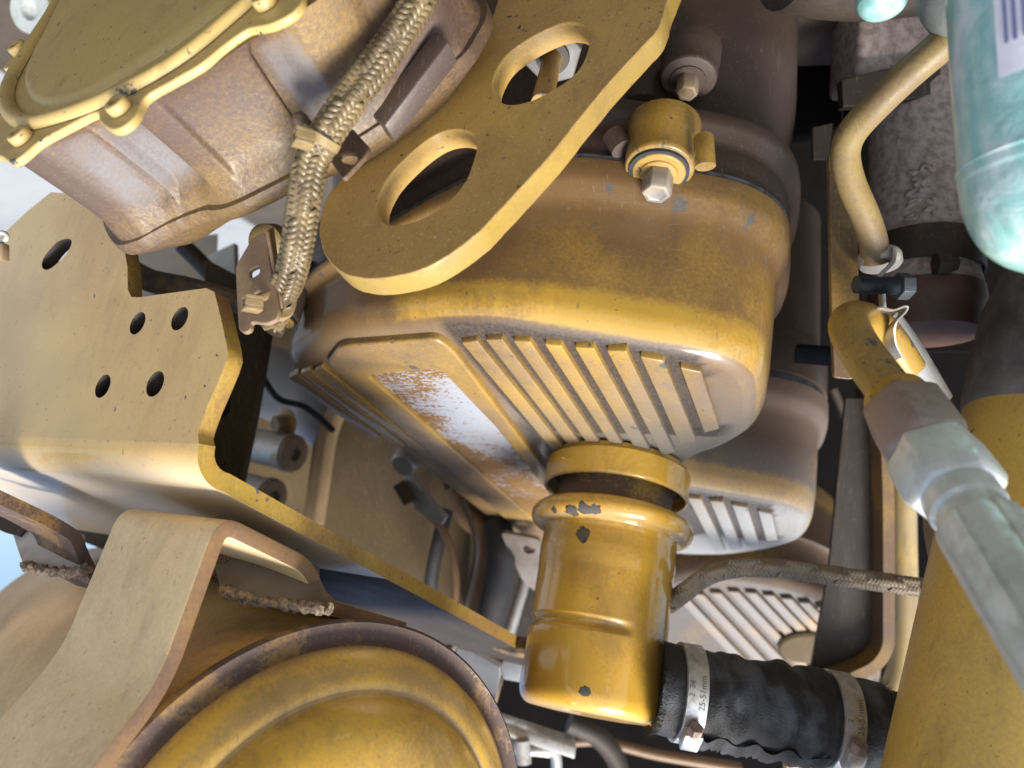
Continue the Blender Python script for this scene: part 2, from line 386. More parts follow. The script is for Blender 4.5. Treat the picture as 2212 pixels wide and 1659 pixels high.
# ------------------------------------------------------------------ setting
def ground():
    s = NT('pale_concrete'); n = s.noise(.7, 6, .6); n2 = s.noise(9, 5, .65)
    s.l(s.mix(s.step(s.math('ADD', s.math('MULTIPLY', n, .6), s.math('MULTIPLY', n2, .4)), .35, .65), (.27, .285, .30), (.21, .22, .235)), s.b.inputs['Base Color'])
    s.b.inputs['Roughness'].default_value = .85; s.l(s.bump(s.noise(40, 5), .3, .01), s.b.inputs['Normal'])
    me = bpy.data.meshes.new('ground'); S = 400
    me.from_pydata([(-S, -S, 0), (S, -S, 0), (S, S, 0), (-S, S, 0)], [], [(0, 1, 2, 3)]); me.materials.append(s.m)
    o = bpy.data.objects.new('ground', me); COL.objects.link(o); o.location = (0, 0, -1.35); o['kind'] = 'structure'
    # added dark sheet over the ground, mostly out of view, to cut bounce light
    q = plain('bounce_cut_dark', (.065, .05, .035), .9, .4, 3, .4, 30)
    me = bpy.data.meshes.new('bounce_cut_sheet'); me.from_pydata([(-6, -3.2, 0), (2.2, -3.2, 0), (2.2, 7, 0), (-6, 7, 0)], [], [(0, 1, 2, 3)]); me.materials.append(q)
    o = bpy.data.objects.new('bounce_blocker', me); COL.objects.link(o); o.location = (0, 0, -1.346); o['kind'] = 'structure'
ground()

# engine frame, from the vanishing points of the photograph
A = V(.917, 0, -.398).normalized(); RR = V(.357, .443, .823).normalized(); RR = (RR - A * A.dot(RR)).normalized()
NN = RR.cross(A).normalized()
if NN.z < 0: NN = -NN
TOP = Plane(1000, 720, .50, NN)
def uvof(p): q = p - TOP.p; return (q.dot(A), q.dot(RR), q.dot(NN))
def uvw(u, v, w=0): return TOP.p + A * u + RR * v + NN * w

def hexbolt(parent, o, ax, rw, rh, hh, name='bolt', mw=None, mh=None, washer=True, dome=.15, ref=None, oring=0):
    """flanged hex bolt standing on o along ax; washer part + hex head part"""
    h = 0
    if oring:
        part('seal_ring', newmesh('seal_ring', *lathe_vf([(rw * 1.0, -.001), (rw * 1.12, -.001), (rw * 1.12, oring * .45), (rw * 1.0, oring * .5)], o, ax)), M['oring'], parent)
    if washer:
        pr = [(0, 0), (rw, 0)] + arc(rw, .0015, rw * .93, .003, 3) + [(rw * .72, .0032)] + arc(rw * .72, .0032, rw * .66, .0048, 3) + [(0, .0048)]
        part('washer', newmesh('washer', *lathe_vf(pr, o, ax)), mw or M['hook'], parent); h = .0049
    pr = [(0, h), (rh, h), (rh, h + hh * .88), (rh * .90, h + hh), (rh * .62, h + hh), (rh * .58, h + hh * (1 - .03)), (0, h + hh * (1 - .03))]
    v, f = lathe_vf(pr, o, ax, sides=6, ref=ref)
    part(name, bevel_mesh(newmesh(name, v, f, 25), rh * .05, 2, 25), mh or M['bolt'], parent)

# ------------------------------------------------------------------ valve covers
def offset_ring(ring, d):
    n = len(ring); out = []
    ar = sum(ring[i].x * ring[(i + 1) % n].y - ring[(i + 1) % n].x * ring[i].y for i in range(n))
    s = 1 if ar > 0 else -1
    for i in range(n):
        t = (ring[(i + 1) % n] - ring[i - 1]).normalized()
        out.append(ring[i] + Vector((t.y, -t.x)) * d * s)
    return out
def wscale(u):
    t = max(0, min(1, (u + .16) / .25)); return .30 + 1.13 * t * t * (3 - 2 * t)
def wmap(u, w):
    return w if w > -.03 else -.03 + (max(w, -HW) + .03) * wscale(u) + min(0, w + HW)
def shell(ring, steps, shift, cap_first=True):
    """stack of offset rings: steps = [(offset, w)]"""
    rows = []
    for d, w in steps:
        rg = offset_ring(ring, d) if d else ring
        rows.append([uvw(p.x, p.y, wmap(p.x, w)) + shift for p in rg])
    v, f = grid_vf(rows, True)
    n = len(ring)
    if cap_first:
        c = sum(rows[0], Vector()) / n; prev = list(range(n))
        for t in (.93, .8, .6, .4, .2):
            o_ = len(v); v += [c + (p - c) * t for p in rows[0]]; cur = list(range(o_, o_ + n))
            for k in range(n): f.append([prev[k], prev[(k + 1) % n], cur[(k + 1) % n], cur[k]])
            prev = cur
        v.append(c); ci = len(v) - 1
        for k in range(n): f.append([prev[k], prev[(k + 1) % n], ci])
    return v, f
def px_ring(pts, sub=5, rnd=None):
    q = [Vector(uvof(TOP.on(*p))[:2]) for p in pts]
    return spline(q, sub, True) if rnd is None else roundpoly(q, rnd)

COVER_PX = [(655, 800), (690, 765), (735, 742), (840, 725), (950, 715), (1060, 715), (1150, 725), (1250, 740), (1370, 760), (1470, 777), (1540, 794), (1583, 818), (1597, 850), (1599, 900), (1588, 930), (1560, 950),
            (1530, 966), (1470, 990), (1380, 1060), (1270, 1150), (1180, 1192), (1130, 1170), (1040, 1100), (950, 1030), (870, 965), (800, 925), (740, 885), (690, 845)]
RF = .0175; HW = .098
FIL = [(RF * math.sin(t), -.024 * (1 - math.cos(t))) for t in [R_(a) for a in range(0, 91, 10)]]
WALL = [(RF + .0012, -.032), (RF + .0025, -.055), (RF + .003, -.072), (RF + .006, -.079), (RF + .011, -.084), (RF + .013, -.089), (RF + .013, -HW)]
vp = (1800, 1690)
def toward(p, y):
    t = (y - p[1]) / (vp[1] - p[1]); return (p[0] + (vp[0] - p[0]) * t, y)
RIBS = [((1000, 728), (1030, 724), 1100), ((1052, 722), (1084, 720), 1080), ((1111, 724), (1145, 726), 1050), ((1179, 731), (1212, 735), 1020), ((1244, 738), (1282, 740), 990),
        ((1313, 745), (1352, 746), 975), ((1385, 758), (1432, 766), 950), ((1471, 781), (1512, 790), 924)]
LRIBS = [((626, 806), (642, 797), 945), ((652, 796), (668, 788), 962), ((680, 790), (696, 780), 990)]
def rib_mesh(quad, h=.0046, shift=Vector()):
    base = [TOP.on(*p) + shift - NN * .002 for p in quad]
    c = sum(base, Vector()) / 4
    top = [p + (c - p).normalized() * .0006 + NN * (h + .002) for p in base]
    v = base + top; f = [[0, 1, 2, 3], [7, 6, 5, 4]] + [[i, (i + 1) % 4, 4 + (i + 1) % 4, 4 + i] for i in range(4)]
    return bevel_mesh(newmesh('rib', v, f), .0011, 3)

def build_cover(label, shift, ring, ribs, lribs, name='valve_cover', full=True, mat=None):
    mat = mat or M['cover']
    root = thing(name, label, 'valve cover', uvw(0, .1, -HW) + shift, 'ribbed valve covers in a row')
    me = newmesh('shell', *shell(ring, FIL + WALL, shift), smooth=60)
    o0 = shift
    def st(co):
        u, v, w = uvof(co - o0); s = 0
        if w < -.030: s = .20 + .08 * math.sin(u * 23 + 1)
        elif w < -.004: s = -.14 if u > -.05 else .06
        else: s = .30 if u > -.02 else .12
        if u < -.10: s += .14
        if w < -.07: s += .12
        return s
    def du(co):
        u, v, w = uvof(co - o0)
        return max(0, min(.85, (v - .07) * 6.5)) if w > -.02 and u > -.10 else 0.0
    def dirt_shade(co):
        u, v, w = uvof(co - o0)
        if w < -.004 or u < -.01 or u > .152 or v > .17: return 0.0
        return 1.0 if w > -.0015 else .45  # groove dirt and groove shade put in as one dark tint
    if mat is not M['cover']:
        du0 = du
        du = lambda co: max(du0(co), (.38 if uvof(co - o0)[2] > -.014 else (.40 if uvof(co - o0)[2] > -.034 else 0.12)))
    set_attr(me, 'stain', st); set_attr(me, 'dust', du); set_attr(me, 'dirt_shade', dirt_shade)
    part('shell', me, mat, root)
    for i, (tl, tr, y) in enumerate(ribs + lribs):
        tl = (tl[0] - 1, tl[1]); tr = (tr[0] + 3, tr[1]); q = [tl, tr, toward(tr, y - 8), toward(tl, y)]
        m = rib_mesh(q, shift=shift)
        set_attr(m, 'stain', lambda co: -.02 if uvof(co - o0)[1] < .05 else .10); set_attr(m, 'dust', du)
        part('rib', m, mat, root)
    return root
ring1 = px_ring(COVER_PX)
cov = build_cover('large yellow ribbed valve cover with a glossy nameplate, under the breather', Vector(), ring1, RIBS, LRIBS)
# raised nameplate frame and its plate
def wp(pts, off=0.0): return [TOP.on(x, y, off) for x, y in pts]
panel_o = roundpoly(wp([(708, 772), (738, 733), (950, 716), (985, 745), (1215, 1052), (1195, 1180), (1150, 1163)]), .010)
plate_px = [(797, 797), (940, 784), (962, 792), (1075, 912), (1190, 1058), (1185, 1140)]
plate_o = roundpoly(wp(plate_px), .007)
m = plate_mesh('panel', [p + NN * .006 for p in panel_o], [[p + NN * .006 for p in roundpoly(wp(plate_px), .0075)]], NN, .008, .0022, 3)
set_attr(m, 'stain', lambda co: .22 if uvof(co)[0] < -.11 else (-.06 if uvof(co)[1] < .06 else .12))
pan = part('nameplate_frame', m, M['cover'], cov)
def nameplate_mat():
    s = NT('nameplate_film_sheen'); mp = s.mapping((60, 60, 60)); 
    n = s.noise(20, 3, .5); n2 = s.noise(330, 3, .6); lines = s.noise(1, 2, .5, s.mapping((40, 40, 900), (.4, .2, .3)))
    k = s.math('ADD', s.math('MULTIPLY', n, .34), s.math('ADD', s.math('MULTIPLY', n2, .48), s.math('MULTIPLY', lines, .30)))
    k = s.math('SUBTRACT', k, s.attr('mid')); film_mask = s.step(k, .475, .50)
    s.l(s.mix(film_mask, (.50, .52, .58), (.20, .11, .038)), s.b.inputs['Base Color'])  # sky reflection put into the blue-grey colour between the brown film
    s.l(s.fmix(film_mask, .20, .40), s.b.inputs['Roughness']); s.l(s.fmix(film_mask, .35, 0), s.b.inputs['Metallic'])
    s.l(s.bump(film_mask, .25, .0006), s.b.inputs['Normal']); return s.m
m = plate_mesh('nameplate', [p + NN * .0022 for p in plate_o], [], NN, .003, .0004)
bm = bmesh.new(); bm.from_mesh(m); bmesh.ops.triangulate(bm, faces=bm.faces)
bmesh.ops.subdivide_edges(bm, edges=[e for e in bm.edges if e.calc_length() > .01], cuts=6, use_grid_fill=True); bm.to_mesh(m); bm.free()
set_attr(m, 'mid', lambda co: .16 * math.exp(-((uvof(co)[1] - .14) / .10) ** 2) * math.exp(-((uvof(co)[0] + .045 - 0.0) / .05) ** 2))
part('nameplate', m, nameplate_mat(), pan, label='nameplate with worn brown film and painted blue-grey sky sheen')

# bosses and bolts of the front flange
def boss(parent, px, py, wtop, r, ln, mat, name='boss'):
    pl = Plane(px, py, 1, NN); pl.p = uvw(0, 0, wtop); o = pl.on(px, py)
    pr = [(0, 0), (r * .92, 0)] + arc(r * .92, 0, r, -.004, 4, False) + [(r * 1.0, -ln * .48), (r * 1.05, -ln * .55), (r * 1.06, -ln)]
    m_ = newmesh(name, *lathe_vf(pr, o, NN)); set_attr(m_, 'stain', lambda co: .10)
    return o, part(name, m_, mat, parent)
o, bp = boss(cov, 1424, 366, -.119, .0235, .038, M['cover'])
hexbolt(bp, o + NN * .0005, NN, .0178, .0102, .016, oring=.004, mh=M['washer'])
o, bp = boss(cov, 606, 686, -.020, .0145, .05, M['casting'])
hexbolt(bp, o + NN * .0005, NN, .0115, .0068, .009, oring=.004)
# gasket + rocker housing (head casting) below the cover
ringg = ring1
part('gasket', newmesh('gasket', *shell(ring1, [(RF + .004, -HW + .001), (RF + .0127, -HW + .0005), (RF + .0127, -HW - .0038), (RF + .004, -HW - .004)], Vector(), False)), M['gasket'], cov)
head = thing('cylinder_head', 'dark brown cast cylinder head behind the lifting plate with a recessed bolt', 'cylinder head', uvw(0, .1, -.36))
ZS = [(RF - .003, -HW - .004), (RF + .010, -HW - .0045), (RF + .012, -HW - .02), (RF + .010, -.125), (RF + .011, -.132), (RF + .017, -.138), (RF + .019, -.143), (RF + .018, -.150), (RF + .004, -.157), (RF - .001, -.17), (RF + .001, -.20), (RF + .010, -.235), (RF + .014, -.25), (RF + .014, -.36), (RF + .06, -.37), (RF + .06, -.75)]
part('casting', newmesh('casting', *shell(ring1, ZS, Vector()), smooth=50), M['casting'], head)
o, bp = boss(head, 1487, 172, -.200, .0200, .03, M['casting'])
part('bolt_recess', newmesh('bolt_recess', *lathe_vf([(.0125, .001), (.0125, .0012), (.011, .0004), (.0108, -.002), (0, -.002)], o, NN)), M['casting'], bp)
hexbolt(bp, o, NN, .011, .0078, .014, mh=M['bolt'], washer=False)
# vertical rib of the casting beside the boss and a long stud boss on the left
for (pa, pb, r) in (((1425, 40, .60), (1392, 250, .56), .022), ((1325, 290, .505), (1345, 322, .50), .008)):
    part('cast_rib', newmesh('cast_rib', *tube_vf([W(*pa), W(*pb)], r)), M['casting'], head)
bx = newmesh('small_boss', *tube_vf(spline([W(1520, 300, .475), W(1522, 330, .47), W(1524, 360, .468)], 4), .0065)); part('small_boss', bx, M['cover'], cov)

# neighbours along the row
SH = RR * .305 + A * .024
ring2 = px_ring([(1120, 722), (1250, 740), (1370, 760), (1470, 777), (1540, 794), (1583, 818), (1597, 850), (1599, 900), (1588, 930), (1560, 950), (1530, 966), (1470, 990), (1380, 1010), (1260, 1010), (1160, 960), (1110, 850)])
M['cover_dusty'] = paint('dusty_cover_paint', bias=.10, sscale=9, dust=.9, dustcol=(.27, .28, .29), rough=.42, chips=.4, specks=.4, soft=.15)
c2 = build_cover('dusty ribbed valve cover directly behind the breather, pale grey on top', SH, ring2, RIBS[4:], [], mat=M['cover_dusty'])
part('gasket', newmesh('gasket', *shell(ring2, [(RF + .004, -HW + .001), (RF + .009, -HW + .0005), (RF + .009, -HW - .008), (RF + .004, -HW - .008)], SH, False)), M['gasket'], c2)
part('base_casting', newmesh('base_casting', *shell(ring2, [(RF - .003, -HW - .008), (RF + .012, -HW - .009), (RF + .012, -.15), (RF + .004, -.16), (RF + .004, -.34)], SH), smooth=50), M['casting'], c2)
c3 = thing('valve_cover', 'far ribbed valve cover seen above the black rubber coupling, facing up', 'valve cover', W(1620, 1300, 1.0), 'ribbed valve covers in a row')
N3 = V(-.12, .62, -.77).normalized(); T3 = Plane(1600, 1330, .98, N3)
o3 = spline([T3.on(*p) for p in ((1400, 1290), (1470, 1268), (1560, 1262), (1680, 1282), (1780, 1318), (1850, 1380), (1880, 1470), (1840, 1560), (1700, 1620), (1520, 1560), (1420, 1420))], 5, True)
c3c = sum(o3, Vector()) / len(o3); rows = [[c3c + (p - c3c) * .01 for p in o3]]
for t in range(0, 91, 15):
    rows.append([p + (p - c3c).normalized() * (.02 * math.sin(R_(t))) - N3 * (.02 * (1 - math.cos(R_(t)))) for p in o3])
for h, e in ((.05, .021), (.07, .024), (.075, .034), (.2, .034)): rows.append([p + (p - c3c).normalized() * e - N3 * h for p in o3])
v, f = grid_vf(rows, True); m = newmesh('shell', v, f, 60); set_attr(m, 'dust', lambda co: .18 if (co - T3.p).dot(N3) > -.012 else 0.0); set_attr(m, 'dirt_shade', lambda co: .75 if (co - T3.p).dot(N3) > -.003 else 0.0)  # far cover: dirt and shade of the grooves painted together
part('shell', m, M['cover_dusty'], c3)
for k in range(9):
    x0_, y0_ = 1455 + k * 38, 1268 + max(0, k - 3) ** 1.6 * 2.6 + (3 - k) * 3 * (k < 3)
    ln = 190 if k < 5 else 150 - (k - 5) * 26
    q = [(x0_, y0_), (x0_ + 25, y0_ + 1), (x0_ + 25 + ln * .93, y0_ + ln), (x0_ + ln * .93, y0_ + ln)]
    base = [T3.on(*p) - N3 * .002 for p in q]; c = sum(base, Vector()) / 4
    top = [p + (c - p).normalized() * .0015 + N3 * .0085 for p in base]
    m = bevel_mesh(newmesh('rib', base + top, [[0, 1, 2, 3], [7, 6, 5, 4]] + [[i, (i + 1) % 4, 4 + (i + 1) % 4, 4 + i] for i in range(4)]), .0014, 2)
    set_attr(m, 'dust', lambda co: .25); part('rib', m, M['cover_dusty'], c3)
part('oil_cap_pad', newmesh('oil_cap_pad', *lathe_vf([(0, 0), (.034, 0), (.034, .010), (.031, .013), (0, .013)], T3.on(1735, 1385), N3, 40)), M['bgyel'], c3)

# ------------------------------------------------------------------ breather
bo = TOP.on(1337, 1002)
br = thing('breather', 'glossy yellow crankcase breather canister with a collar standing on the ribbed cover', 'breather', bo)
cl = [(.050, .002), (.0620, .002)] + arc(.0620, .002, .0655, .008, 4) + [(.0655, .027)] + arc(.0655, .027, .0645, .0305, 3) + [(.0625, .031), (.0612, .028), (.0608, .012), (.050, .010)]
part('collar', newmesh('collar', *lathe_vf(cl, bo, NN, 72)), M['breather'], br)
part('collar_seal', newmesh('collar_seal', *lathe_vf([(.0607, .008), (.0607, .0165), (.052, .020), (.051, .008)], bo, NN, 64)), M['oring'], br)
ne = [(.0, .002), (.0515, .002), (.0515, .020), (.0505, .045), (.0505, .052)]
part('neck', newmesh('neck', *lathe_vf(ne, bo, NN, 64)), paint('breather_neck_paint', base=(.42, .26, .06), stain=BRN, bias=.05, sscale=20, dust=0, rough=.5, chips=.6), br)
bd = [(.0500, .050)]
for k in range(13):
    t = R_(-90 + 15 * k); bd.append((.0620 + .0095 * math.cos(t), .0585 + .0095 * math.sin(t)))
bd += [(.0590, .0690), (.0580, .074), (.0582, .080), (.0588, .088), (.0585, .096), (.0577, .105), (.0576, .14), (.0578, .17), (.0580, .198)]
bd += arc(.0580, .200, .047, .214, 8) + [(.03, .2152), (0, .2155)]
x0, y0, z0 = basis(NN)
v, f = lathe_vf(bd, bo, NN, 144)
# finer rows for the crimp groove that runs half way round
rows = []; prof = []
for i in range(len(bd) - 1):
    (r0, h0), (r1, h1) = bd[i], bd[i + 1]; n_ = max(1, int(abs(h1 - h0) / .0012))
    for k in range(n_): prof.append((r0 + (r1 - r0) * k / n_, h0 + (h1 - h0) * k / n_))
prof.append((1e-5, bd[-1][1]))
leftdir = V(-1, .1, -.35); tocam = -bo.normalized()
for r, h in prof:
    row = []
    for k in range(144):
        a = 2 * math.pi * k / 144; dv = x0 * math.cos(a) + y0 * math.sin(a); rr = r
        g = dv.dot((leftdir - NN * leftdir.dot(NN)).normalized())
        hh = (h - .150) / .0052
        if abs(hh) < 1 and r > .05:
            dep = max(0.0, min(1.0, (g + .12) / .25)); rr -= .0042 * dep * (1 - hh * hh) ** 1.3
        row.append(bo + z0 * h + dv * rr)
    rows.append(row)
v, f = grid_vf(rows, True)
m = newmesh('canister', v, f, 70)
def ray_hit(px, py):
    d_ = W(px, py, 1).normalized(); best = None
    for q in m.vertices:
        t_ = q.co.dot(d_); e_ = (q.co - d_ * t_).length
        if e_ < .002 and (best is None or t_ < best[0]): best = (t_, q.co.copy())
    return best[1] if best else Vector()
spots = [(ray_hit(1258, 1150), .0075), (ray_hit(1232, 1106), .007), (ray_hit(1258, 1104), .007), (ray_hit(1282, 1106), .006), (ray_hit(1258, 1497), .0045), (ray_hit(1195, 1106), .004)]
set_attr(m, 'chip', lambda co: max(math.exp(-((co - p).length / w_) ** 2) for p, w_ in spots))
part('canister', m, M['breather'], br)
# ------------------------------------------------------------------ lifting plate
LP = Plane(1000, 400, .40, V(-.35, -.50, -.79))
out = [(1490, -150), (1468, -60), (1444, 0), (1424, 60), (1387, 102), (1320, 175), (1254, 255), (1204, 318), (1154, 375), (1087, 447), (1037, 500), (967, 553), (904, 585), (820, 602), (758, 597), (716, 570), (694, 530), (690, 485), (703, 432),
       (737, 385), (790, 325), (850, 262), (930, 185), (1010, 112), (1055, 50), (1075, 0), (1090, -60), (1105, -150)]
s1 = [(1065, 190), (1070, 160), (1097, 117), (1154, 77), (1210, 52), (1247, 50), (1270, 63), (1274, 88), (1260, 133), (1230, 170), (1170, 207), (1130, 222), (1097, 225), (1077, 215)]
s2 = [(815, 443), (822, 415), (847, 373), (897, 323), (944, 290), (984, 280), (1017, 287), (1030, 307), (1024, 342), (1004, 393), (964, 440), (917, 470), (877, 483), (840, 485), (822, 470)]
lpo = spline([LP.on(*p) for p in out], 4, True)
lph = [spline([LP.on(*p) for p in s], 5, True) for s in (s1, s2)]
# flame-cut edge: slight raggedness
rnd = random.Random(3)
lpo = [p + (lpo[i - 1] - p).cross(LP.n).normalized() * rnd.uniform(-.00022, .00022) for i, p in enumerate(lpo)]
lpm = rim_mat(plate_mesh('lifting_plate', lpo, lph, LP.n, .0145, .0009, 2, 30), LP.n, M['cutedge'], M['plate'])
for p in lpm.polygons:
    if p.material_index and min((p.center - q).length for h in lph for q in h) < min((p.center - q).length for q in lpo): p.material_index = 0
single('lifting_plate', lpm, M['plate'], 'thick yellow steel lifting plate with two oval slots and a bright cut edge', 'lifting plate')
# rod and hex nut behind the upper slot
rt = thing('threaded_stud', 'tan stud and grey hex nut seen through the upper slot of the lifting plate', 'stud', W(1190, 150, .47))
ra = (W(1172, 215, .45) - W(1195, 120, .50)).normalized()
part('rod', newmesh('rod', *tube_vf([W(1195, 120, .50), W(1170, 225, .445)], .0066)), M['hook'], rt)
v, f = lathe_vf([(0, -.02), (.020, -.02), (.020, 0), (.019, .001), (0, .001)], W(1194, 122, .497), ra, sides=6, phase=.3)
part('hex_nut', bevel_mesh(newmesh('hex_nut', v, f), .001), metal('nut_grey', (.13, .13, .135), .55, .2, .5), rt)
part('nut_ring', newmesh('nut_ring', *lathe_vf([(.0066, .001), (.0115, .001), (.011, .0035), (.0066, .0035)], W(1194, 122, .497), ra)), M['darkbrown'], rt)

# ------------------------------------------------------------------ cast housing, top left
HN = V(-.37, -.52, -.77).normalized(); HP = Plane(300, 150, .38, HN)
def hp(pts, off=0): return [HP.on(*p, 0) + HN * off for p in pts]
hs = thing('cast_housing', 'mauve-brown cast housing with a bolted oval lid in the upper left corner', 'housing', W(300, 400, .45))
rim = [(-40, 300), (-30, 335), (0, 338), (22, 350), (45, 338), (85, 305), (140, 275), (205, 243), (214, 262), (240, 280), (268, 272), (292, 248), (312, 210), (360, 180), (430, 140), (480, 100), (525, 68), (545, 60), (590, 50), (640, 20), (655, -20), (640, -90), (520, -190), (300, -190), (150, -90), (110, 0), (85, 60), (62, 98), (20, 125), (6, 148), (26, 150), (8, 200), (-5, 240), (-35, 262)]
rimw = spline(hp(rim), 4, True)
lid = part('lid_flange', plate_mesh('lid_flange', rimw, [], HN, .0045, .0012, 2), M['housingtop'], hs)
ridge = [(110, 43), (67, 110), (37, 160), (20, 200), (20, 233), (37, 258), (67, 268), (110, 262), (200, 233), (300, 187), (400, 127), (483, 60), (550, 0), (600, -60), (560, -130), (400, -160), (250, -120), (160, -40)]
rg = spline(hp(ridge, .0005), 5, True)
cen = sum(rg, Vector()) / len(rg)
rows = []
for k in range(9):
    t = math.pi * k / 8
    rows.append([p + (cen - p).normalized() * (.0050 * -math.cos(t)) + HN * (.0046 * math.sin(t)) for p in rg])
v, f = grid_vf(rows, True); part('lid_bead', newmesh('lid_bead', v, f, 70), M['housingtop'], lid)
dome = [(140, 0), (100, 77), (67, 140), (57, 180), (65, 210), (87, 231), (133, 232), (200, 208), (300, 149), (400, 85), (500, 5), (540, -60), (480, -120), (380, -130), (250, -90), (180, -40)]
dg = spline(hp(dome), 5, True); cd = sum(dg, Vector()) / len(dg); rows = []
for k in range(7):
    t = math.pi / 2 * k / 6
    rows.append([p + (cd - p).normalized() * (.006 * (1 - math.cos(t))) + HN * (.0042 * math.sin(t) - .0005) for p in dg])
rows.append([p + (cd - p) * .5 + HN * .0045 for p in dg]); rows.append([cd + HN * .0046 + (p - cd) * .001 for p in dg])
v, f = grid_vf(rows, True); part('lid_panel', newmesh('lid_panel', v, f, 70), M['housingtop'], lid)
for (x, y) in ((52, 302), (264, 238), (578, 12), (47, 112), (5, 235)):
    o = HP.on(x, y) + HN * .0004
    pr = [(0, 0), (.0060, 0)] + arc(.0060, .003, .0048, .0052, 4) + [(.0030, .0052), (.0029, .0025), (0, .0025)]
    part('socket_bolt', newmesh('socket_bolt', *lathe_vf(pr, o, HN, 24)), M['housingtop'], lid)
# body: scalloped wall swept away from the lid, flaring into a base lip
body = [(0, 330, 0), (45, 322, 0), (85, 300, .3), (120, 280, 1), (143, 269, 1), (156, 262, .25), (170, 256, 1), (210, 240, 1), (238, 236, .6), (265, 228, 0), (300, 212, 0), (330, 196, .35), (370, 174, .45), (440, 134, .45), (515, 84, .4), (540, 68, .9), (565, 55, 1), (590, 42, .9), (625, 20, .2), (700, -32, 0), (760, -80, .3), (830, -140, .3), (900, -210, 0), (930, -300, 0),
        (800, -380, 0), (520, -330, 0), (300, -260, 0), (140, -100, 0), (80, 50, 0), (20, 150, 0), (-15, 270, 0)]
bw = [(HP.on(x, y), z) for x, y, z in body]
bp_ = spline([p for p, z in bw], 9, True); bz_ = spline([Vector((z, 0, 0)) for p, z in bw], 9, True)
bz_ = [Vector((max(0, min(1, (q.x - .15) * 1.45)), 0, 0)) if q.x > .5 or q.x < .28 else q for q in bz_]
bc = sum(bp_, Vector()) / len(bp_); rows = []
for dpt, ins, sca in ((.004, .03, 0), (.004, .0015, .0), (.007, .002, .5), (.012, .003, 1), (.03, .0055, 1), (.05, .008, 1), (.058, .0085, .8), (.064, .0085, .2), (.068, .0075, 0), (.074, .0065, 0), (.0745, .0030, 0), (.0765, .0022, 0), (.082, .0022, 0), (.0835, .003, 0), (.1, .03, 0)):
    row = []
    for p, z in zip(bp_, bz_):
        inw = bc - p; inw = (inw - HN * inw.dot(HN)).normalized()
        row.append(p - HN * dpt + inw * (ins + .0085 * z.x * sca))
    rows.append(row)
v, f = grid_vf(rows, True); m = newmesh('body', v, f, 60)
zz = [(p, z.x) for p, z in zip(bp_, bz_)]
def hdust(co):
    q = co + HN * (HP.p - co).dot(HN); dpt = (HP.p - co).dot(HN)
    if dpt < .008 or dpt > .062: return 0.0
    z = min(zz, key=lambda t: (t[0] - q).length_squared)[1]
    return .58 * max(0, min(1, (z - .4) / .5)) * max(0, min(1, (dpt - .008) / .008)) * max(0, min(1, (.062 - dpt) / .012))
set_attr(m, 'dust', hdust)
part('body', m, M['housing'], hs)
part('base_pad', box_mesh('base_pad', W(895, 190, .402), V(.018, -.020, -.006), V(.004, .004, -.002), -HN * .006, .001), M['casting'], hs)

# ------------------------------------------------------------------ braided hoses
def braid(name, label, path, rad, N=10, pitch=.030, sr=.0009, mat=None, core=None, amp=.0007, parent=None, wide=1.6):
    pts = spline(path, 10); L = [0]
    for i in range(1, len(pts)): L.append(L[-1] + (pts[i] - pts[i - 1]).length)
    # frames
    fr = []; t = (pts[1] - pts[0]).normalized(); x, y, _ = basis(t)
    for i, p in enumerate(pts):
        t2 = (pts[min(len(pts) - 1, i + 1)] - pts[max(0, i - 1)]).normalized()
        q = t.rotation_difference(t2); x = q @ x; x = (x - t2 * x.dot(t2)).normalized(); t = t2; fr.append((p, x, t2.cross(x), t2))
    def at(s):
        j = 0
        lo, hi = 0, len(L) - 2
        while lo < hi:
            mid = (lo + hi + 1) // 2
            if L[mid] <= s: lo = mid
            else: hi = mid - 1
        j = lo; k = (s - L[j]) / max(1e-9, L[j + 1] - L[j])
        a, b = fr[j], fr[j + 1]
        return a[0].lerp(b[0], k), a[1].lerp(b[1], k).normalized(), a[2].lerp(b[2], k).normalized(), a[3].lerp(b[3], k).normalized()
    mb = MB(); tot = L[-1]; step = pitch / 26; n = int(tot / step)
    S = [at(min(tot - 1e-6, i * step)) for i in range(n + 1)]
    for sgn in (1, -1):
        for i in range(N):
            vs_ = []
            for k in range(n + 1):
                z = k * step; th = 2 * math.pi * i / N + sgn * 2 * math.pi * z / pitch
                mm = 2 * z / pitch * N
                ph = math.pi / 2 * ((2 * i + mm) if sgn > 0 else (2 * i - mm)) + .6
                r = rad + sgn * amp * max(-1, min(1, 1.5 * math.cos(ph)))
                p, x, y, t = S[k]
                er = x * math.cos(th) + y * math.sin(th); et = (y * math.cos(th) - x * math.sin(th))
                dirv = (et * sgn * 2 * math.pi * rad / pitch + t).normalized(); bn = er.cross(dirv)
                c = p + er * r
                vs_ += [c + bn * sr * wide, c + er * sr * .8 + bn * sr * wide * .45, c + er * sr * .8 - bn * sr * wide * .45, c - bn * sr * wide]
            ff = []
            for k in range(n):
                for j in range(3): a = k * 4 + j; ff.append([a, a + 1, a + 5, a + 4])
            mb.add(vs_, ff)
    root = thing(name, label, 'hose', path[-1], 'braided hoses')
    me = bpy.data.meshes.new('braid'); me.from_pydata([tuple(v) for v in mb.v], [], mb.f); me.shade_smooth()
    part('braid', me, mat, root, kind='stuff')
    part('core', newmesh('core', *tube_vf(pts, rad - amp * .8, 16)), core or M['oring'], root)
    return root
M['braid'] = plain('tan_braid', (.185, .138, .068), .38, .45, 60, .15, 600, col2=(.085, .062, .034))
M['braid3'] = plain('worn_tan_braid', (.34, .28, .20), .5, .5, 45, .15, 600, col2=(.20, .165, .13))
